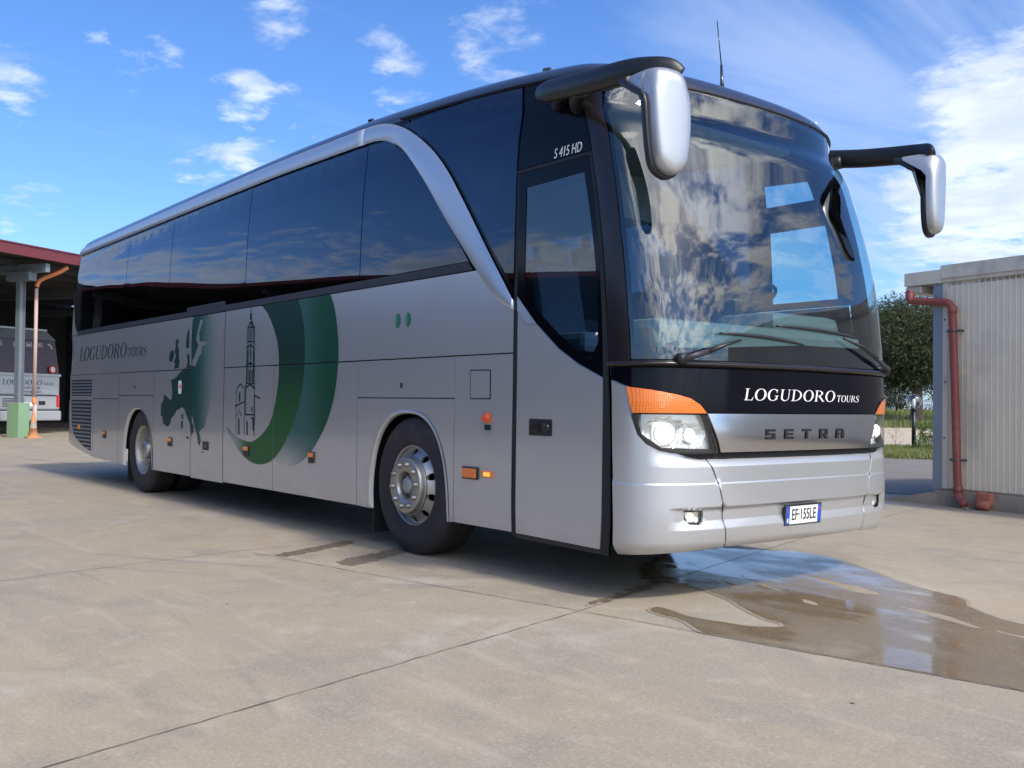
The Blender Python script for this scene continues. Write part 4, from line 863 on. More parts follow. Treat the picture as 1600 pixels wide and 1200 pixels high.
# bumper: chamfer at the top, crease line, long recess
def bdisp(s, z):
    a = np.abs(s)
    d = -.055 * np.clip((z - .79) / .075, 0, 1) ** 1.1 * np.clip((1.25 - a) / .35, 0, 1)
    d = d + .007 * np.clip((.696 - z) / .006, 0, 1)
    r = np.clip((.556 - z) / .010, 0, 1) * np.clip((z - .428) / .05, 0, 1) * np.clip((1.12 - a) / .10, 0, 1)
    d = d - .022 * r
    return d - .05 * np.clip((.36 - z) / .09, 0, 1) ** 2
vl = (.784, .789, .7925, .80, .84, .72, .699, .6965, .6895, .687, .66, .564, .557, .5545, .5475, .545, .53, .485, .479, .474, .434, .4265, .42, .36, .345, .33)
FOG = [(1.022, .545), (.885, .537), (.882, .475), (.905, .455), (.985, .460), (1.018, .49)]
vseam = [(.868, .866), (.786, .694), (.743, .551), (.707, .317)]
panel('bumper', [[(a - .005, b) for a, b in vseam] + [(-a + .005, b) for a, b in vseam[::-1]]], 'silver_paint', coach, du=.05, dv=.05, seg=.05, disp=bdisp, vl=vl)
headl = [(1.338, 1.089), (1.322, 1.042), (1.298, .981), (1.246, .928), (1.17, .892), (1.078, .878), (.939, .872), (.767, .869)]
for side in (False, True):
    panel('bumper', [([(1.45, .272), (1.478, .9), (1.488, 1.285)] + [(1.388, 1.248), (1.352, 1.089)] + [(a + .010, b - .008) for a, b in headl[1:-1]] + [(.875, .862), (.791, .694), (.748, .551), (.712, .315), (1.1, .295)], [FOG])], 'silver_paint', coach, depth=.045, du=.04, dv=.05, seg=.035, disp=bdisp, vl=vl, mir=side)
    # lamp unit
    inner = [(.80, .873), (.825, .972), (.862, 1.054), (.885, 1.088)]
    hl = empty('headlight', parent=coach)
    lens = headl[:-1] + inner
    panel('lens', [lens], 'clear_lens', hl, off=.002, depth=.012, du=.04, dv=.04, seg=.04, mir=side)
    panel('indicator', [orn[:1] + orn[1:] + [(1.338, 1.097)]], 'amber_lens', hl, off=.004, depth=.03, du=.04, dv=.03, seg=.03, mir=side, disp=lambda s, z: .006 * np.sin(np.pi * np.clip((z - 1.09) / .16, 0, 1)))
    panel('reflector', [lens], 'lamp_bowl', hl, off=-.050, depth=0, du=.025, dv=.02, seg=.04, mir=side,
          disp=lambda s, z: -.05 * np.clip(1 - ((np.abs(s) - 1.14) / .15) ** 2 - ((z - .98) / .085) ** 2, 0, 1) ** .5 - .035 * np.clip(1 - ((np.abs(s) - .95) / .09) ** 2 - ((z - .97) / .07) ** 2, 0, 1) ** .5)
    for (cs, cz, rr) in ((1.13, .98, .055), (.955, .97, .036)):
        mb = MB(); T = frame_at(-cs if side else cs, cz, -.075)
        mb.lathe([(.001, .05), (rr * .5, .046), (rr * .8, .03), (rr, .0)], 20, 0, T, 'z'); mb.lathe([(rr, 0), (rr * 1.18, .0), (rr * 1.22, .02), (rr * 1.12, .02), (rr, .0)], 24, 1, T, 'z')
        mb.build('bulb', ['lamp_bulb', 'chrome'], hl)
    panel('lamp_seal', [[(a + .006, b - .007) for a, b in headl[:-1]] + [(.793, .866)] + [(a - .016, b) for a, b in inner] + inner[::-1] + [headl[i] for i in range(len(headl) - 2, -1, -1)]], 'rubber', hl, off=.001, depth=.02, du=None, dv=None, seg=.05, mir=side)
    panel('lamp_housing', [[(1.36, 1.09), (1.30, .97), (1.17, .885), (.78, .862), (.87, 1.095), (.995, 1.19), (1.24, 1.236), (1.38, 1.25)]], 'plastic_grey', hl, off=-.115, depth=0, du=.05, dv=.06, mir=side)
    # fog lamp
    fl = panel('fog_light', [[(1.022, .545), (.885, .537), (.882, .475), (.905, .455), (.985, .460), (1.018, .49)]], 'clear_lens', coach, off=-.020, depth=.0, du=.03, dv=.03, seg=.02, mir=side)
    panel('reflector', [[(1.026, .549), (.881, .541), (.878, .471), (.903, .450), (.988, .455), (1.022, .487)]], 'lamp_bowl', fl, off=-.030, depth=0, du=.02, dv=.02, seg=.02, mir=side, disp=lambda s, z: -.03 * np.clip(1 - ((np.abs(s) - .94) / .05) ** 2 - ((z - .498) / .04) ** 2, 0, 1) ** .5)
    mb = MB(); mb.lathe([(.001, .022), (.018, .018), (.028, .0)], 16, 0, frame_at(-.95 if side else .95, .498, -.062), 'z'); mb.build('bulb', ['fog_bulb'], fl)
# number plate
T = frame_at(0, .472, -.004)
pl = empty('number_plate', parent=coach)
mb = MB(); mb.box((-.190, -.064, 0), (.190, .064, .014), 0, T, .004); mb.build('plate_holder', ['plastic_black'], pl)
mb = MB(); mb.box((-.180, -.055, .0143), (.180, .055, .0165), 0, T); mb.box((-.180, -.055, .0166), (-.145, .055, .0172), 1, T); mb.box((.145, -.055, .0166), (.180, .055, .0172), 1, T)
mb.box((-.170, -.045, .0174), (-.158, -.018, .0178), 0, T)
for i in range(12):
    a = i * math.pi / 6; mb.box((-.1625 + .010 * math.cos(a) - .0012, .03 + .010 * math.sin(a) - .0012, .0174), (-.1625 + .010 * math.cos(a) + .0012, .03 + .010 * math.sin(a) + .0012, .0177), 2, T)
mb.lathe([(.009, .0174), (.011, .0176), (.012, .0174)], 20, 2, T @ Matrix.Translation((.1625, .03, 0)), 'z')
mb.build('plate', ['plate_white', 'plate_blue', 'amber_marker'], pl)

def font_mesh(name, txt, size, T, m, parent, xs=1., depth=.0008, shear=0., align='CENTER', bold=0.):
    c = bpy.data.curves.new(name, 'FONT'); c.body = txt; c.size = size; c.align_x = align; c.align_y = 'CENTER'; c.shear = shear; c.extrude = depth; c.offset = bold
    t = bpy.data.objects.new('t', c); COL.objects.link(t); dg = bpy.context.evaluated_depsgraph_get(); dg.update()
    me = bpy.data.meshes.new_from_object(t.evaluated_get(dg)); bpy.data.objects.remove(t)
    for v in me.vertices: v.co.x *= xs
    me.transform(T); me.name = name; me.materials.clear(); me.materials.append(MATS[m]); o = bpy.data.objects.new(name, me); COL.objects.link(o); o.parent = parent; return o
font_mesh('registration', 'EF\u00b7155LE', .098, T @ Matrix.Translation((0, 0, .0178)), 'badge_black', pl, .70, bold=.0006)

# ---------------------------------------------------------------- lettering
def ell(cx, cy, rx, ry, a0=0, a1=360, n=28):
    return [(cx + rx * math.cos(R(a0 + (a1 - a0) * i / n)), cy + ry * math.sin(R(a0 + (a1 - a0) * i / n))) for i in range(n + (0 if abs(a1 - a0) == 360 else 1))]
def bx(a, b, c, d): return ([(a, c), (b, c), (b, d), (a, d)], [])
def ser(cx, y, w=.15, h=.035): return bx(cx - w, cx + w, y, y + h)
GL = {}
GL['L'] = (.72, [bx(.14, .27, 0, 1), ser(.205, .965), bx(.05, .60, 0, .04), ([(.52, 0), (.64, 0), (.69, .27), (.655, .27), (.60, .09), (.52, .03)], [])])
GL['O'] = (.96, [(ell(.48, .5, .43, .52), [ell(.48, .5, .275, .475)])])
GL['G'] = (.98, [(ell(.48, .5, .43, .52, 48, 322) + ell(.48, .5, .275, .475, 322, 48), []), bx(.70, .82, .12, .44), bx(.60, .90, .41, .445), ([(.72, .70), (.76, .70), (.78, .98), (.75, .98), (.70, .88)], [])])
GL['U'] = (.92, [bx(.12, .25, .3, 1), ser(.185, .965), bx(.70, .75, .3, 1), ser(.725, .965, .12), (ell(.435, .32, .315, .335, 180, 360) + ell(.475, .32, .225, .27, 360, 180), [])])
GL['D'] = (.95, [bx(.14, .27, 0, 1), bx(.03, .3, 0, .038), bx(.03, .3, .962, 1), (ell(.27, .5, .60, .5, 90, -90) + ell(.27, .5, .455, .462, -90, 90), [])])
GL['R'] = (.92, [bx(.14, .27, 0, 1), ser(.205, 0), bx(.03, .3, .962, 1), (ell(.27, .745, .46, .255, 90, -90) + ell(.27, .745, .32, .217, -90, 90), []), ([(.36, .50), (.50, .52), (.86, .04), (.93, .035), (.93, 0), (.74, 0)], [])])
GL['T'] = (.82, [bx(.345, .475, 0, 1), ser(.41, 0), bx(.04, .78, .962, 1), ([(.04, .962), (.04, .76), (.065, .76), (.13, .92), (.20, .962)], []), ([(.78, .962), (.78, .76), (.755, .76), (.69, .92), (.62, .962)], [])])
def stroke_poly(P, w):
    P = [np.array(p) for p in P]; w = w if isinstance(w, list) else [w] * len(P); L = []; Rr = []
    for i, p in enumerate(P):
        t = P[min(i + 1, len(P) - 1)] - P[max(i - 1, 0)]; t = t / (np.hypot(*t) + 1e-9); n = np.array([-t[1], t[0]]) * w[i] / 2; L.append(tuple(p + n)); Rr.append(tuple(p - n))
    return L + Rr[::-1]
sp = catmull([(.62, .80), (.52, .95), (.34, .98), (.18, .88), (.17, .70), (.32, .57), (.50, .46), (.60, .30), (.54, .10), (.34, .015), (.17, .06), (.08, .22)], 4)
GL['S'] = (.72, [(stroke_poly(sp, [.04 + .11 * math.exp(-((i / (len(sp) - 1) - .5) / .22) ** 2) for i in range(len(sp))]), []), bx(.06, .09, .02, .28), bx(.61, .64, .72, .98)])
def letters(name, runs, s0, z0, m, parent, off=.0025, shear=.22, boxes=None, slope=0.):
    """runs: [(text, height, width scale)]; on the coach surface reading left to right"""
    x = 0; sh = []
    for txt, hgt, wsc in runs:
        for ch in txt:
            if ch == ' ': x += .25 * hgt; continue
            w, parts = GL[ch]
            for o, hs in parts:
                f = lambda L: [(s0 - (x + (a * wsc + b * shear) * hgt), z0 + b * hgt + slope * x) for a, b in L]
                sh.append((f(o), [f(q) for q in hs]))
            x += w * wsc * hgt * 1.0
    return panel(name, sh, m, parent, off=off, depth=.0, du=None, dv=None, seg=.03)
letters('lettering', [('LOGUDORO', .188, 1.53), (' ', .188, 1), ('TOURS', .116, 1.42)], 12.44, 1.683, 'lettering_dark', coach, shear=.30, slope=-.003)
letters('lettering', [('LOGUDORO', .070, 1.80), (' ', .06, 1), ('TOURS', .042, 1.50)], .585, 1.178, 'lettering_white', coach, shear=.22)
# maker's badge letters
bl = .2
BG = {'S': [bx(0, 1, 0, .24), bx(0, 1, .39, .61), bx(0, 1, .76, 1), bx(0, .26, .5, 1), bx(.74, 1, 0, .5)], 'E': [bx(0, 1, 0, .24), bx(0, .92, .39, .61), bx(0, 1, .76, 1), bx(0, .26, 0, 1)],
      'T': [bx(0, 1, .76, 1), bx(.37, .63, 0, 1)], 'R': [bx(0, .26, 0, 1), bx(0, .9, .76, 1), bx(0, .9, .34, .56), bx(.70, .96, .40, .94), ([(.45, .36), (.74, .36), (1.02, 0), (.70, 0)], [])],
      'A': [bx(0, .26, 0, .85), bx(.74, 1, 0, .85), bx(.1, .9, .76, 1), bx(0, 1, .34, .54)]}
for i, ch in enumerate('SETRA'):
    s0 = .392 - i * .182; w, hg = .088, .062
    sh = [([(s0 - a * w, .943 + b * hg) for a, b in o], []) for o, h_ in BG[ch]]
    panel('badge_letter', sh, 'badge_black', coach, off=.021, depth=.006, du=None, dv=None, seg=.05)
font_mesh('model_lettering', 'S 415 HD', .090, frame_at(1.762, 2.712, .003), 'lettering_white', coach, .72, shear=.12)

# ---------------------------------------------------------------- printed graphics on the side, cut at the panel gaps
def decal(name, shapes, m, parent, off=.0015):
    out = []
    for o, hs in shapes:
        for a, b, c, d in SEAMS:
            q = clip([tuple(p) for p in o], a + .001, b - .001, c + .001, d - .001)
            if q: out.append((q, [h for h in (clip([tuple(p) for p in hh], a, b, c, d) for hh in hs) if h]))
    return panel(name, out, m, parent, off=off, depth=0, du=None, dv=None, seg=.2)
decal('map_print', [(FEAT['cont'], [])] + [(q, []) for q in FEAT['isles']], 'green_map_print', coach)
ri, ro, r2 = catmull(FEAT['ring1i'], 4), catmull(FEAT['ring1o'], 4), catmull(FEAT['ring2o'], 4)
decal('ring_print', [(ri + ro[::-1], [])], 'green_ring_inner', coach)
decal('ring_print', [([p for p in ro if p[0] < 6.0] + r2[::-1], [])], 'green_ring_outer', coach)
TW_ = [([(6.602, 1.86), (6.612, 1.0)], .011), ([(6.437, 1.86), (6.405, .80)], .011), ([(6.52, 2.0), (6.515, 1.30)], .016), ([(6.60, 1.86), (6.44, 1.855)], .014), ([(6.60, 1.72), (6.44, 1.715)], .012), ([(6.61, 1.50), (6.43, 1.495)], .014), ([(6.62, 1.31), (6.41, 1.305)], .014), ([(6.845, 1.20), (6.83, .80)], .009), ([(6.65, 1.27), (6.63, .80)], .010), ([(6.575, 1.85), (6.565, 1.52)], .010), ([(6.465, 1.85), (6.46, 1.52)], .010), ([(6.57, 1.50), (6.565, 1.31)], .012), ([(6.455, 1.50), (6.45, 1.31)], .012), ([(6.565, 1.905), (6.475, 1.90)], .02)]
decal('church_print', [(stroke_poly(L, w), []) for L, w in TW_] + [(stroke_poly(L, w * .0030 + .003), []) for L, w in FEAT['tower']], 'green_dark_print', coach, .002)
for c in (3.835, 3.69):
    decal('dot_print', [(ell(c, 1.765, .043, .056), [])], 'green_dot_print', coach, .002)

# ---------------------------------------------------------------- passenger door
dr = empty('door', parent=coach)
panel('door_skin', [[(1.565, .292), (2.365, .303), (2.365, 1.822), (2.166, 1.643), (1.959, 1.485), (1.776, 1.385), (1.562, 1.298)]], 'silver_paint', dr, du=.08, dv=.15)
panel('door_sill', [[(1.56, .262), (2.365, .272), (2.365, .298), (1.56, .287)]], 'plastic_black', dr, off=-.004, du=.2, dv=.1)
dgi = [(2.292, 2.546), (1.597, 2.554), (1.585, 2.183), (1.578, 1.859), (1.592, 1.509), (1.668, 1.405), (1.80, 1.47), (1.958, 1.571), (2.153, 1.719), (2.300, 1.835)]
panel('door_frame', [([(1.556, 1.308), (1.776, 1.395), (1.959, 1.495), (2.166, 1.653), (2.370, 1.835), (2.378, 2.645), (1.516, 2.645), (1.54, 1.83)], [dgi])], 'black_gloss', dr, off=.002, du=.08, dv=.1)
panel('door_glass', [[((a - 1.94) * 1.04 + 1.94, (b - 2.0) * 1.03 + 2.0) for a, b in dgi]], 'door_glass', dr, off=-.002, depth=0, du=.1, dv=.1)
panel('door_seal', [rect(2.368, 2.412, .28, 2.66)], 'rubber', dr, off=-.006, du=None, dv=None, seg=.1)
panel('door_seal', [[(1.486, .262), (1.556, .262), (1.556, 1.30), (1.545, 1.83), (1.515, 2.65), (2.41, 2.65), (2.41, 2.672), (1.488, 2.672), (1.512, 1.83), (1.512, 1.30), (1.494, .9)]], 'rubber', dr, off=.003, du=None, dv=None, seg=.06)
panel('trim_tail', [[(2.362, 1.838), (2.166, 1.652), (2.258, 1.657), (2.362, 1.747)]], 'aluminium_trim', dr, off=.009, depth=.009, du=.1, dv=.1)
hd = panel('door_handle', [[(2.228, 1.047), (2.017, 1.045), (2.012, 1.035), (2.012, .95), (2.018, .941), (2.226, .941), (2.232, .95), (2.232, 1.04)]], 'plastic_black', dr, off=.004, depth=.012, du=.06, dv=.04)
mb = MB(); T = frame_at(2.17, .994, .0045); mb.box((-.04, -.028, -.001), (.04, .028, .008), 0, T, .004); T = frame_at(2.065, .994, .0045); mb.lathe([(.03, 0), (.028, .010), (.022, .012), (.018, .006), (.001, .006)], 20, 0, T, 'z'); mb.build('handle_grip', ['badge_black'], hd)
mb = MB(); T = frame_at(1.605, 1.56, .0); mb.lathe([(.012, -.004), (.012, .004), (.006, .008), (.001, .008)], 12, 0, T, 'z'); mb.build('bolt', ['chrome'], dr)

# ---------------------------------------------------------------- small fittings on the side
def marker(s, z, w=.085, h_=.10):
    o = empty('side_marker', parent=coach)
    mb = MB(); mb.box((-w / 2, -h_ / 2, -.002), (w / 2, h_ / 2, .014), 0, frame_at(s, z), .006); mb.build('marker_base', ['plastic_black'], o)
    mb = MB(); mb.box((-w / 2 + .006, .002, .010), (w / 2 - .006, h_ / 2 - .006, .022), 0, frame_at(s, z), .005); mb.build('marker_lens', ['amber_marker'], o)
for s, z in ((11.15, .667), (8.675, .660), (6.57, .650), (5.20, .652)): marker(s, z, .115 if s > 6 else .10, .10)
mb = MB(); T = frame_at(2.857, .662); mb.box((-.09, -.043, -.002), (.09, .043, .016), 0, T, .008); mb.box((-.078, -.033, .010), (.078, .033, .024), 1, T, .006); mb.build('side_indicator', ['plastic_black', 'amber_lens'], coach)
mb = MB(); T = frame_at(2.667, .664); mb.box((-.064, -.023, -.002), (.064, .023, .006), 1, T, .003); mb.box((-.03, -.014, .004), (.03, .014, .018), 0, T, .006); mb.build('side_light', ['amber_lit', 'amber_marker'], coach)
def rrect(s, z, w, h, r): return [(s + sx * (w / 2 - r) + r * math.cos(R(a)), z + sy * (h / 2 - r) + r * math.sin(R(a))) for sx, sy, a0 in ((1, 1, 0), (-1, 1, 90), (-1, -1, 180), (1, -1, 270)) for a in (a0, a0 + 45, a0 + 90)]
em = empty('emergency_valve', parent=coach)
T = frame_at(2.682, 1.005); panel('valve_recess', [rrect(2.682, 1.005, .116, .165, .02)], 'mirror_silver', em, off=.001, depth=.001, du=None, dv=None, seg=.05)
mb = MB(); mb.box((-.030, .005, .003), (.045, .072, .006), 1, T, .001); mb.lathe([(.03, .004), (.03, .02), (.02, .026), (.001, .026)], 20, 0, T @ Matrix.Translation((.005, .035, 0)), 'z'); mb.box((-.036, .024, .01), (.046, .044, .03), 0, T, .006); mb.box((-.02, -.045, .003), (.045, -.008, .006), 2, T, .001); mb.build('valve_knob', ['valve_red', 'amber_marker', 'green_dark_print'], em)
e2 = empty('emergency_valve', parent=coach); panel('valve_recess', [rrect(8.40, 1.283, .10, .15, .02)], 'lettering_white', e2, off=.003, depth=.001, du=None, dv=None, seg=.05); mb = MB(); mb.box((.0, -.01, .003), (.04, .025, .012), 0, frame_at(8.40, 1.283), .003); mb.build('valve_knob', ['valve_red'], e2)
mb = MB(); T = frame_at(7.617, .656); mb.box((-.08, -.045, -.002), (.08, .045, .006), 0, T, .003); mb.box((-.03, -.022, .006), (.05, .02, .009), 1, T, .001); mb.build('flap_handle', ['plastic_black', 'badge_black'], coach)
for s, z in ((9.951, 1.30), (3.758, 1.276)):
    mb = MB(); T = frame_at(s, z); mb.lathe([(.016, -.002), (.016, .006), (.001, .006)], 14, 0, T, 'z'); mb.box((-.006, -.028, .002), (.006, .008, .012), 0, T, .003); mb.build('flap_lock', ['badge_black'], coach)
fo = [(2.88, 1.372), (2.645, 1.370), (2.643, 1.168), (2.877, 1.168)]
panel('fuel_flap', [(fo, [[(2.872, 1.364), (2.653, 1.362), (2.651, 1.176), (2.869, 1.176)]])], 'plastic_grey', coach, off=.0008, depth=.0, du=None, dv=None, seg=.1)
panel('fuel_flap', [[(2.870, 1.362), (2.655, 1.360), (2.653, 1.178), (2.867, 1.178)]], 'silver_paint', coach, off=.004, depth=.004, du=.1, dv=.1, seg=.1)
# louvred grilles at the rear
def louvres(z0, z1, left, n):
    gr = panel('vent_grille', [[(11.79, z0 - .005)] + left(z0) + [(11.79, z1 + .01)]], 'underbody', coach, off=.0012, depth=0, du=.1, dv=.1, seg=.1)
    for i in range(n):
        z = z0 + (z1 - z0) * (i + .5) / n; h_ = (z1 - z0) / n; sl_ = lmax(z)
        if sl_ < 11.9: continue
        panel('louvre', [[(11.79, z - h_ * .28), (sl_, z - h_ * .28), (sl_, z + h_ * .22), (11.79, z + h_ * .22)]], 'louvre_silver', gr, off=.006, depth=.006, du=.1, dv=.1, seg=.1)
def lmax(z): return float(np.interp(z, [.40, .45, .517, .625, .791, 1.11, 1.40], [11.79, 11.97, 12.34, 12.64, 12.74, 12.78, 12.80]))
mat('louvre_silver', (.20, .23, .29), .4, .5, .2)
louvres(1.185, 1.40, lambda z: [(lmax(1.185), 1.18), (lmax(1.4), 1.41)], 5)
louvres(.43, 1.115, lambda z: [(11.9, .425), (12.3, .50), (12.64, .62), (12.74, .79), (12.78, 1.125)], 13)
mb = MB(); mb.box((-.045, -.03, 0), (.045, .03, .02), 0, frame_at(12.35, .735), .006); mb.build('side_marker', ['amber_marker'], coach)
mb = MB(); mb.box((-.05, -.012, 0), (.05, .012, .02), 0, frame_at(12.25, .53), .005); mb.build('grille_latch', ['badge_black'], coach)
panel('tail_light', [rect(12.93, 13.08, 1.12, 1.42)], 'red_lens', coach, off=.012, depth=.02, du=.1, dv=.1); panel('tail_light', [rect(12.93, 13.08, 1.12, 1.42)], 'red_lens', coach, off=.012, depth=.02, du=.1, dv=.1, mir=True)
panel('rear_window', [[(13.15, 2.1), (E1, 2.1), (E1, 3.0), (13.15, 3.0)]], 'black_gloss', coach, off=.004, depth=.0, du=.1, dv=.1); panel('rear_window', [[(13.15, 2.1), (E1, 2.1), (E1, 3.0), (13.15, 3.0)]], 'black_gloss', coach, off=.004, depth=.0, du=.1, dv=.1, mir=True)

# ---------------------------------------------------------------- inner shell, underbody
ar = lambda A: [(a, b) for a, b in arch(A['c'], A['hw'] - .01, A['z0'], A['hh'] - .01)]
sh = [(1.5, .33), (2.4, .33)] + ar(AF) + ar(AR) + [(11.7, .37), (12.6, .47), (E1, .55), (E1, 2.06), (2.42, 2.06), (2.41, 1.80), (1.959, 1.49), (1.70, 1.36), (1.5, 1.30)]
HOL = [[(1.30, 1.24), (.90, 1.15), (.81, .89), (1.16, .90), (1.31, .99)], [(1.01, .53), (.90, .53), (.90, .47), (.99, .47)]]
mat('lamp_bowl', (.82, .82, .80), .24, .55, .3, .02, 2)
panel('inner_skin', [([(0, .35), (.7, .35)] + sh + [(1.5, 1.37), (0, 1.37)], HOL)], 'underbody', coach, off=-.028, depth=0, du=.2, dv=.2)
panel('inner_skin', [([(0, .35), (.7, .35)] + [p for p in sh if p[0] not in (1.959, 1.70)][:-1] + [(2.41, 1.90), (1.5, 1.90), (1.5, 1.37), (0, 1.37)], HOL)], 'underbody', coach, off=-.028, depth=0, du=.2, dv=.2, mir=True)
mb = MB()
for a, b in ((-1.96, -.30), (-8.0, -3.22), (-11.7, -9.30)): mb.box((a, -1.20, .36 if a > -11 else .5), (b, 1.20, 1.28))
mb.box((-3.22, -.80, .30), (-1.96, .80, 1.28)); mb.box((-9.30, -.62, .34), (-8.0, .62, 1.28)); mb.box((-11.8, -1.21, 1.10), (-.25, 1.21, 1.30))
mb.box((-1.0, -.45, .26), (-.5, .45, .36)); mb.box((-7.2, -.5, .25), (-6.0, .2, .36)); mb.box((-4.8, -.9, .27), (-4.2, .5, .36))
mb.tube([(FWX, -1.0, .52), (FWX, 1.0, .52)], .07); mb.tube([(RWX, -1.0, .52), (RWX, 1.0, .52)], .11)
mb.build('chassis', ['underbody'], coach)
for x0 in (FWX - .62, RWX - .66):
    for y0, y1 in ((-1.20, -.75), (.75, 1.20)): mb = MB(); mb.box((x0 - .02, y0, .10), (x0, y1, .60)); mb.build('mud_flap', ['rubber'], coach)

# ---------------------------------------------------------------- wheels
def wheel(x, sgn, front, steer=0.):
    w = empty('wheel', (x, sgn * 1.245, .520), parent=coach)
    Rr, hw = .520, .145; T = Matrix.Rotation(math.pi if sgn > 0 else 0, 4, 'Z')
    # local: outboard face at y = 0, inwards is +y (door side)
    w.rotation_euler = (0, 0, (math.pi if sgn > 0 else 0) + steer)
    def tyre(y0):
        pr = [(.298, .018), (.31, .006), (.335, .001), (.37, -.004), (.385, -.003), (.40, -.008), (.43, -.008), (.455, -.004), (.462, .002), (.485, .008), (.500, .016), (.512, .030), (.519, .05)]
        gro = []
        for c in (.075, .115, .155, .195, .235): gro += [(.520, c - .008), (.520, c - .006), (.507, c - .005), (.507, c + .005), (.520, c + .006), (.520, c + .008)]
        pr = pr + gro + [(r, .31 - h_) for r, h_ in pr[::-1]]
        mb = MB(); mb.lathe([(r, h_ + y0) for r, h_ in pr], 96, 0); 
        return mb
    mb = tyre(0.); 
    if not front:
        t2 = tyre(.36); mb.add(t2.v, t2.f, 0, True)
    mb.build('tyre', ['tyre_rubber'], w)
    mb = MB(); mb.lathe([(.285, .06), (.292, .02), (.300, .012), (.302, .020), (.302, .29)], 72, 0)
    def disc(prof, rin, rout, rh, nh, hr, mi=0):
        """disc with round hand holes; prof(r) gives its depth"""
        outer = ell(0, 0, rout, rout, 0, 360, 72); inner = ell(0, 0, rin, rin, 0, 360, 48)
        hs = [ell(rh * math.cos(2 * math.pi * (i + .5) / nh), rh * math.sin(2 * math.pi * (i + .5) / nh), hr, hr, 0, 360, 18) for i in range(nh)]
        vv, tri, bd = triangulate([(outer, [inner] + hs)], .022, .022, None)
        mb.add([(p[0], prof(math.hypot(*p)), p[1]) for p in vv], [t for t in tri], mi, True)
        for h_ in hs:
            k = len(h_); v = [(p[0], prof(math.hypot(*p)), p[1]) for p in h_] + [(p[0], prof(math.hypot(*p)) + .02, p[1]) for p in h_]
            mb.add(v, [(i, (i + 1) % k, k + (i + 1) % k, k + i) for i in range(k)], mi, True)
    if front:
        disc(lambda r: float(np.interp(r, [.20, .215, .25, .275, .292], [-.028, -.012, .030, .052, .045])), .200, .291, .247, 10, .0270)
        mb.lathe([(.209, .0), (.209, -.052), (.204, -.060), (.198, -.062), (.112, -.062), (.106, -.056), (.100, -.02), (.096, .03)], 64, 0)
        mb.lathe([(.215, -.018), (.222, -.020), (.222, -.004), (.205, .0)], 64, 1)
        mb.lathe([(.098, .02), (.070, .022), (.066, -.020), (.060, -.040), (.045, -.052), (.02, -.056), (.001, -.056)], 40, 2)
        nutr, nuty, inr = .160, -.062, 10
        for i in range(8):
            a = 2 * math.pi * i / 8; mb.lathe([(.001, -.012), (.010, -.010), (.011, .02)], 6, 1, Matrix.Translation((.083 * math.cos(a), .0, .083 * math.sin(a))))
        mb.box((-.40, .10, -.40), (-.399, .101, -.399), 0)
    else:
        mb.lathe([(.292, .02), (.280, .035), (.272, .05), (.268, .16), (.262, .175), (.240, .178)], 64, 0)
        disc(lambda r: float(np.interp(r, [.12, .17, .2, .262], [.13, .135, .16, .178])), .118, .262, .222, 10, .022)
        mb.lathe([(.118, .13), (.112, .04), (.10, .02), (.07, .012), (.001, .010)], 48, 0)
        nutr, nuty, inr = .150, .132, 10
    for i in range(10):
        a = 2 * math.pi * i / 10 + .1; T2 = Matrix.Translation((nutr * math.cos(a), nuty, nutr * math.sin(a)))
        mb.lathe([(.001, -.030), (.012, -.028), (.0165, -.022), (.0175, -.004), (.022, .0), (.022, .002)], 12, 3, T2)
    mb.build('rim', ['wheel_alloy', 'wheel_polish', 'hub_grey', 'nut_steel'], w)
    mb = MB(); mb.lathe([(.001, .20), (.28, .20), (.285, .22)], 40, 0) ; mb.build('brake', ['underbody'], w)
mat('tyre_rubber', (.019, .016, .017), .72, 0, 0, .25, 6, bump=.25, bs=120, dirt=((.055, .048, .042), .4, 5))
mat('hub_grey', (.30, .31, .31), .5, .4, 0, .1, 20)
wheel(FWX, -1, True, R(0)); wheel(FWX, 1, True); wheel(RWX, -1, False); wheel(RWX, 1, False)

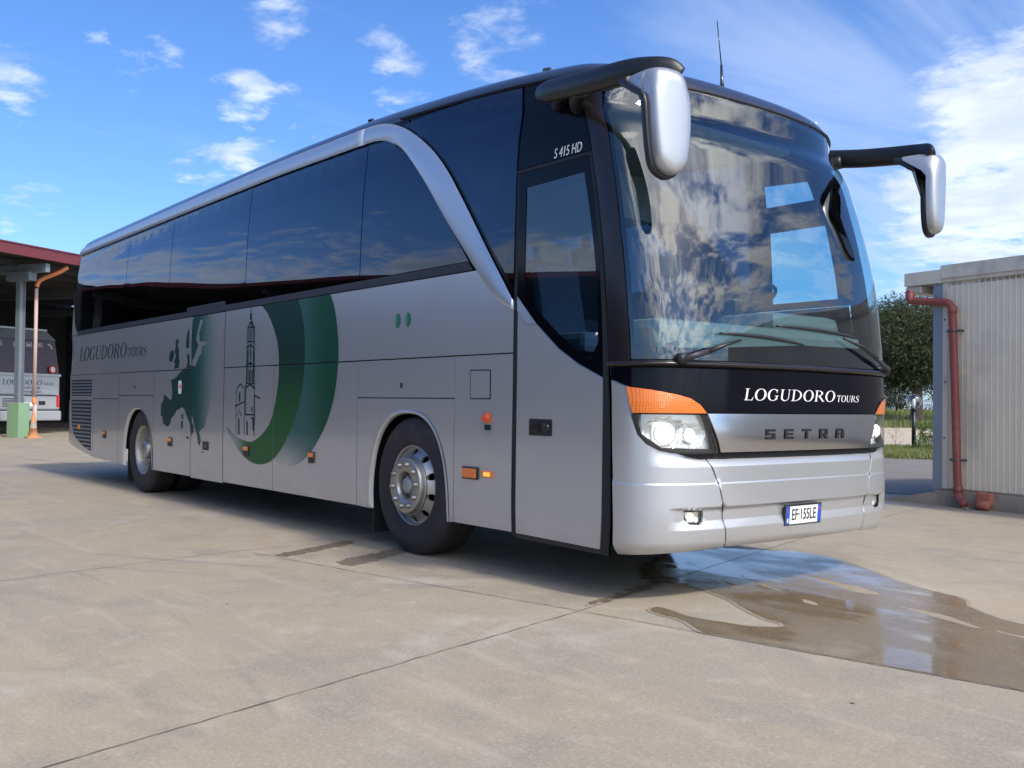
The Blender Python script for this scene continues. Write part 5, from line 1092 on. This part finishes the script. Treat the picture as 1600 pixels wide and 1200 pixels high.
# ---------------------------------------------------------------- mirrors
def mirror(sg):
    """sg -1 door side, +1 driver's side"""
    mi = empty('mirror', parent=coach)
    path = catmull([(-1.10, sg * 1.285, 3.12), (-.85, sg * 1.33, 3.080), (-.5, sg * 1.385, 3.030), (-.2, sg * 1.41, 3.000), (-.02, sg * 1.39, 2.980), (.08, sg * 1.345, 2.965), (.125, sg * 1.31, 2.925)], 6)
    n = len(path); rr = [(.030 + .040 * min(1, i / 4) ** .6) if i < 5 else .070 for i in range(n)]; rr = [r * (1 - .35 * max(0, (i - n * .55) / (n * .45)) ** 1.3) for i, r in enumerate(rr)]
    mb = MB(); mb.tube(path, rr, 20, 0, None, .62); 
    mb.tube(catmull([(-.80, sg * 1.20, 2.98), (-.72, sg * 1.29, 3.0), (-.62, sg * 1.35, 3.02)], 4), .05, 14, 0)
    mb.tube(catmull([(-.98, sg * 1.21, 3.03), (-.88, sg * 1.29, 3.05), (-.75, sg * 1.33, 3.05)], 4), .045, 14, 0)
    mb.build('arm', ['plastic_black'], mi)
    # head: outline in its own plane, bulging forwards
    a_ax = Vector((-.17, sg * .985, 0)); nn = Vector((.985, sg * .17, 0)); C0 = Vector((.085, sg * 1.385, 2.36))
    px = [(1003, 110), (1020, 106), (1040, 106), (1058, 111), (1068, 126), (1073, 160), (1074, 200), (1071, 240), (1064, 264), (1052, 276), (1036, 279), (1020, 271), (1011, 257), (1005, 222), (1001, 180), (998, 140), (998, 120)]
    ol = [(-(x - 1037) * .0037, (278 - y) * .00348) for x, y in px]
    ol = catmull(ol + ol[:1], 3)[:-1]; k = len(ol); cx, cz = sum(p[0] for p in ol) / k, sum(p[1] for p in ol) / k
    loops = [(.97, -.030, 1), (1., -.022, 1), (1., .004, 1), (.98, .010, 1), (.93, .010, 0), (.93, .030, 0), (.915, .048, 0), (.87, .062, 0), (.76, .071, 0), (.55, .077, 0), (.28, .079, 0)]
    def build(name, sel, m):
        v = []; f = []
        for s_, d, _ in sel:
            for p in ol: v.append(C0 + a_ax * (cx + (p[0] - cx) * s_ - (.014 if s_ < .96 else 0)) + nn * (d - (.21 * max(0, min(1, (p[1] - .43) / .13)) ** 1.0 * max(0, 1 - max(0, d) / .075) if True else 0)) + Vector((0, 0, cz + (p[1] - cz) * (1 - (1 - s_) * .50) + (.008 if s_ < .96 else 0))))
        for i in range(len(sel) - 1):
            for j in range(k): l = (j + 1) % k; q = (i * k + j, i * k + l, (i + 1) * k + l, (i + 1) * k + j); f.append(q)
        f.append([(len(sel) - 1) * k + j for j in range(k)]); 
        return meshobj(name, v, f, m, mi, smooth=True)
    build('rim_trim', loops[:5], 'plastic_black'); build('mirror_housing', loops[4:], 'mirror_silver')
    v = [C0 + a_ax * (cx + (p[0] - cx) * .9) + nn * (-.027) + Vector((0, 0, cz + (p[1] - cz) * .93)) for p in ol]; meshobj('mirror_glass', v, [list(range(k))], 'mirror_glass', mi)
mirror(-1); mirror(1)

# ---------------------------------------------------------------- wipers, antenna, roof lamps
def sp_(L, off): return [onsurf(s, z, o) for (s, z), o in zip(L, off if isinstance(off, list) else [off] * len(L))]
for (piv, elb, att, b0, b1) in (((1.055, 1.405), (.90, 1.452), (.642, 1.527), (.785, 1.562), (.02, 1.530)), ((-1.06, 1.405), (-.80, 1.475), (-.40, 1.592), (.284, 1.633), (-.62, 1.600))):
    wp = empty('wiper', parent=coach)
    mb = MB(); mb.lathe([(.04, -.02), (.036, .03), (.028, .05), (.001, .055)], 20, 0, frame_at(*piv, 0), 'z')
    mb.tube(sp_([piv, elb], [.045, .050]), [.020, .017], 10, 1, None, .7); mb.tube(sp_([elb, ((elb[0] + att[0]) / 2, (elb[1] + att[1]) / 2 + .006), att], [.050, .055, .035]), [.017, .011, .008], 10, 0); mb.build('wiper_arm', ['plastic_black', 'plastic_grey'], wp)
    L = [(b0[0] + (b1[0] - b0[0]) * t, b0[1] + (b1[1] - b0[1]) * t + .012 * math.sin(math.pi * t)) for t in np.linspace(0, 1, 14)]
    mb = MB(); mb.tube(sp_(L, .022), [.004 + .009 * math.sin(math.pi * min(1, max(.06, t))) ** .6 for t in np.linspace(0, 1, 14)], 8, 0); mb.tube(sp_(L, .006), .004, 6, 0); mb.build('wiper_blade', ['plastic_black'], wp)
mb = MB(); b = Vector((-.665, 0, 3.30)); mb.tube([b, b + Vector((-.004, 0, .06)), b + Vector((-.01, 0, .18))], [.022, .012, .008], 10, 0); mb.tube([b + Vector((-.01, 0, .18)), b + Vector((-.05, 0, .50))], [.0045, .003], 6, 0); mb.build('antenna', ['badge_black'], coach)
for s, v_ in ((-1.15, 3.42), (1.95, 3.62), (4.6, 3.62)):
    mb = MB(); mb.box((-.035, -.012, -.01), (.035, .012, .022), 0, frame_at(s, v_), .006); mb.build('roof_marker', ['badge_black' if s > 0 else 'clear_plastic'], coach)

# ---------------------------------------------------------------- interior
mb = MB(); mb.box((-11.6, -1.15, 1.30), (-1.75, 1.15, 1.36)); mb.box((-1.75, -1.15, .95), (-.35, 1.15, 1.0)); mb.build('cabin_floor', ['interior_floor'], coach)
mb = MB(); mb.box((-11.4, -1.08, 3.14), (-1.3, 1.08, 3.16)); mb.box((-11.4, -1.10, 2.74), (-2.3, -.62, 3.14), 0, None, .05); mb.box((-11.4, .62, 2.74), (-2.3, 1.10, 3.14), 0, None, .05)
mb.box((-1.30, -.95, 3.04), (-.80, .95, 3.08)); mb.build('ceiling', ['interior_light'], coach)
mb = MB(); mb.box((-11.5, -1.17, 1.36), (-2.3, -1.14, 2.10)); mb.box((-11.5, 1.14, 1.36), (-2.3, 1.17, 2.10)); mb.build('cabin_lining', ['interior_wall'], coach)
mb = MB(); mb.box((-.78, -1.05, 1.25), (-.25, 1.05, 1.66), 0, None, .06); mb.box((-1.0, .30, 1.3), (-.45, 1.10, 1.80), 0, None, .08); mb.box((-.42, -1.0, 1.15), (-.14, 1.0, 1.52), 0, None, .05); mb.build('dashboard', ['dash_grey'], coach)
st_ = MB(); st_.lathe([(.235 + .014 * math.cos(a), .014 * math.sin(a)) for a in np.linspace(0, 2 * math.pi, 9)], 40, 0, Matrix.Translation((-1.02, .72, 1.93)) @ Matrix.Rotation(R(-28), 4, 'Y'), 'z')
st_.tube([(-1.02, .72, 1.92), (-.8, .72, 1.6)], .04); st_.tube([(-1.02, .49, 1.93), (-1.02, .95, 1.93)], .014); st_.build('steering_wheel', ['plastic_black'], coach)
def seat_mesh():
    mb = MB(); mb.box((-.22, -.21, .35), (.24, .21, .50), 0, None, .05); T = Matrix.Translation((-.22, 0, .42)) @ Matrix.Rotation(R(-12), 4, 'Y')
    mb.box((-.06, -.215, 0), (.06, .215, .62), 0, T, .05); mb.box((-.06, -.15, .62), (.05, .15, .80), 1, T, .05); mb.box((-.15, -.18, 0), (.15, .18, .36), 2); return mb
sm_ = seat_mesh(); seat0 = sm_.build('seat', ['seat_fabric', 'seat_leather', 'interior_floor'], coach); seat0.location = (-2.6, -.88, 1.36); fst = True
for i in range(11):
    for y in (-.88, -.45, .45, .88):
        x = -2.6 - .80 * i
        if fst: fst = False; continue
        c = seat0.copy(); COL.objects.link(c); c.parent = coach; c.location = (x, y, 1.36)
for (x, y, z) in ((-1.45, .72, 1.15), (-1.55, -.45, 1.15)):
    c = seat0.copy(); COL.objects.link(c); c.parent = coach; c.location = (x, y, z)

# writing on the parked coach's rear (same lettering as on the near one)
def flat_letters(name, runs, T, m, parent, shear=.2):
    x = 0; sh = []
    for txt, hg, ws in runs:
        for ch in txt:
            if ch == ' ': x += .25 * hg; continue
            w, parts = GL[ch]
            for o, hs in parts:
                f_ = lambda L: [((x + (a * ws + b * shear) * hg), b * hg) for a, b in L]; sh.append((f_(o), [f_(q) for q in hs]))
            x += w * ws * hg
    vv, tri, bd = triangulate(sh, None, None, None); return meshobj(name, [T @ Vector((p[0], p[1], 0)) for p in vv], tri, m, parent)
TR = Matrix(((0, 0, 1, .030), (1, 0, 0, -.92), (0, 1, 0, 1.56), (0, 0, 0, 1)))
flat_letters('lettering', [('LOGUDORO', .165, 1.18), (' ', .2, 1), ('TOURS', .085, 1.1)], TR, 'lettering_dark', pc)
TQ = Matrix(((0, 0, 1, .031), (1, 0, 0, 0), (0, 1, 0, 1.46), (0, 0, 0, 1)))
font_mesh('lettering', 'S.ri  Tel 079 263728', .11, TQ, 'lettering_dark', pc, 1.)
font_mesh('lettering', 'logudorotours@tiscali.it', .10, Matrix.Translation((0, 0, -.11)) @ TQ, 'lettering_dark', pc, 1., shear=.2)
TI = lambda y: Matrix(((0, 0, 1, .006 - .0), (1, 0, 0, y), (0, 1, 0, 2.84), (0, 0, 0, 1)))
# pictograms along the top of the rear window
mb = MB()
for y_ in (-.95, -.35, .12, .52):
    for a, b, c, d in ((-.10, .10, .09, .10), (-.10, .10, -.10, -.09), (-.10, -.09, -.10, .10), (.09, .10, -.10, .10)): mb.box((-.125, y_ + a, 2.82 + c), (-.104, y_ + b, 2.82 + d))
    if y_ < 0: mb.box((-.125, y_ - .05, 2.76), (-.104, y_ + .05, 2.87))
    elif y_ < .3: mb.box((-.125, y_ - .07, 2.80), (-.104, y_ + .07, 2.83)); mb.box((-.125, y_ - .07, 2.85), (-.104, y_ + .07, 2.87))
    else: mb.lathe([(.03, 0), (.05, 0), (.05, .01)], 14, 0, Matrix.Rotation(math.pi / 2, 4, 'Z') @ Matrix.Translation((y_, .11, 2.84))); mb.lathe([(.02, 0), (.045, 0), (.045, .01)], 14, 0, Matrix.Rotation(math.pi / 2, 4, 'Z') @ Matrix.Translation((y_, .11, 2.78)))
mb.tube([(-.104, .83, 2.90), (-.104, .93, 2.86), (-.104, .99, 2.76)], [.03, .018, .03], 8)
mb.build('pictogram', ['old_white'], pc)
# a low service building and trees behind the photographer (they show only as reflections)
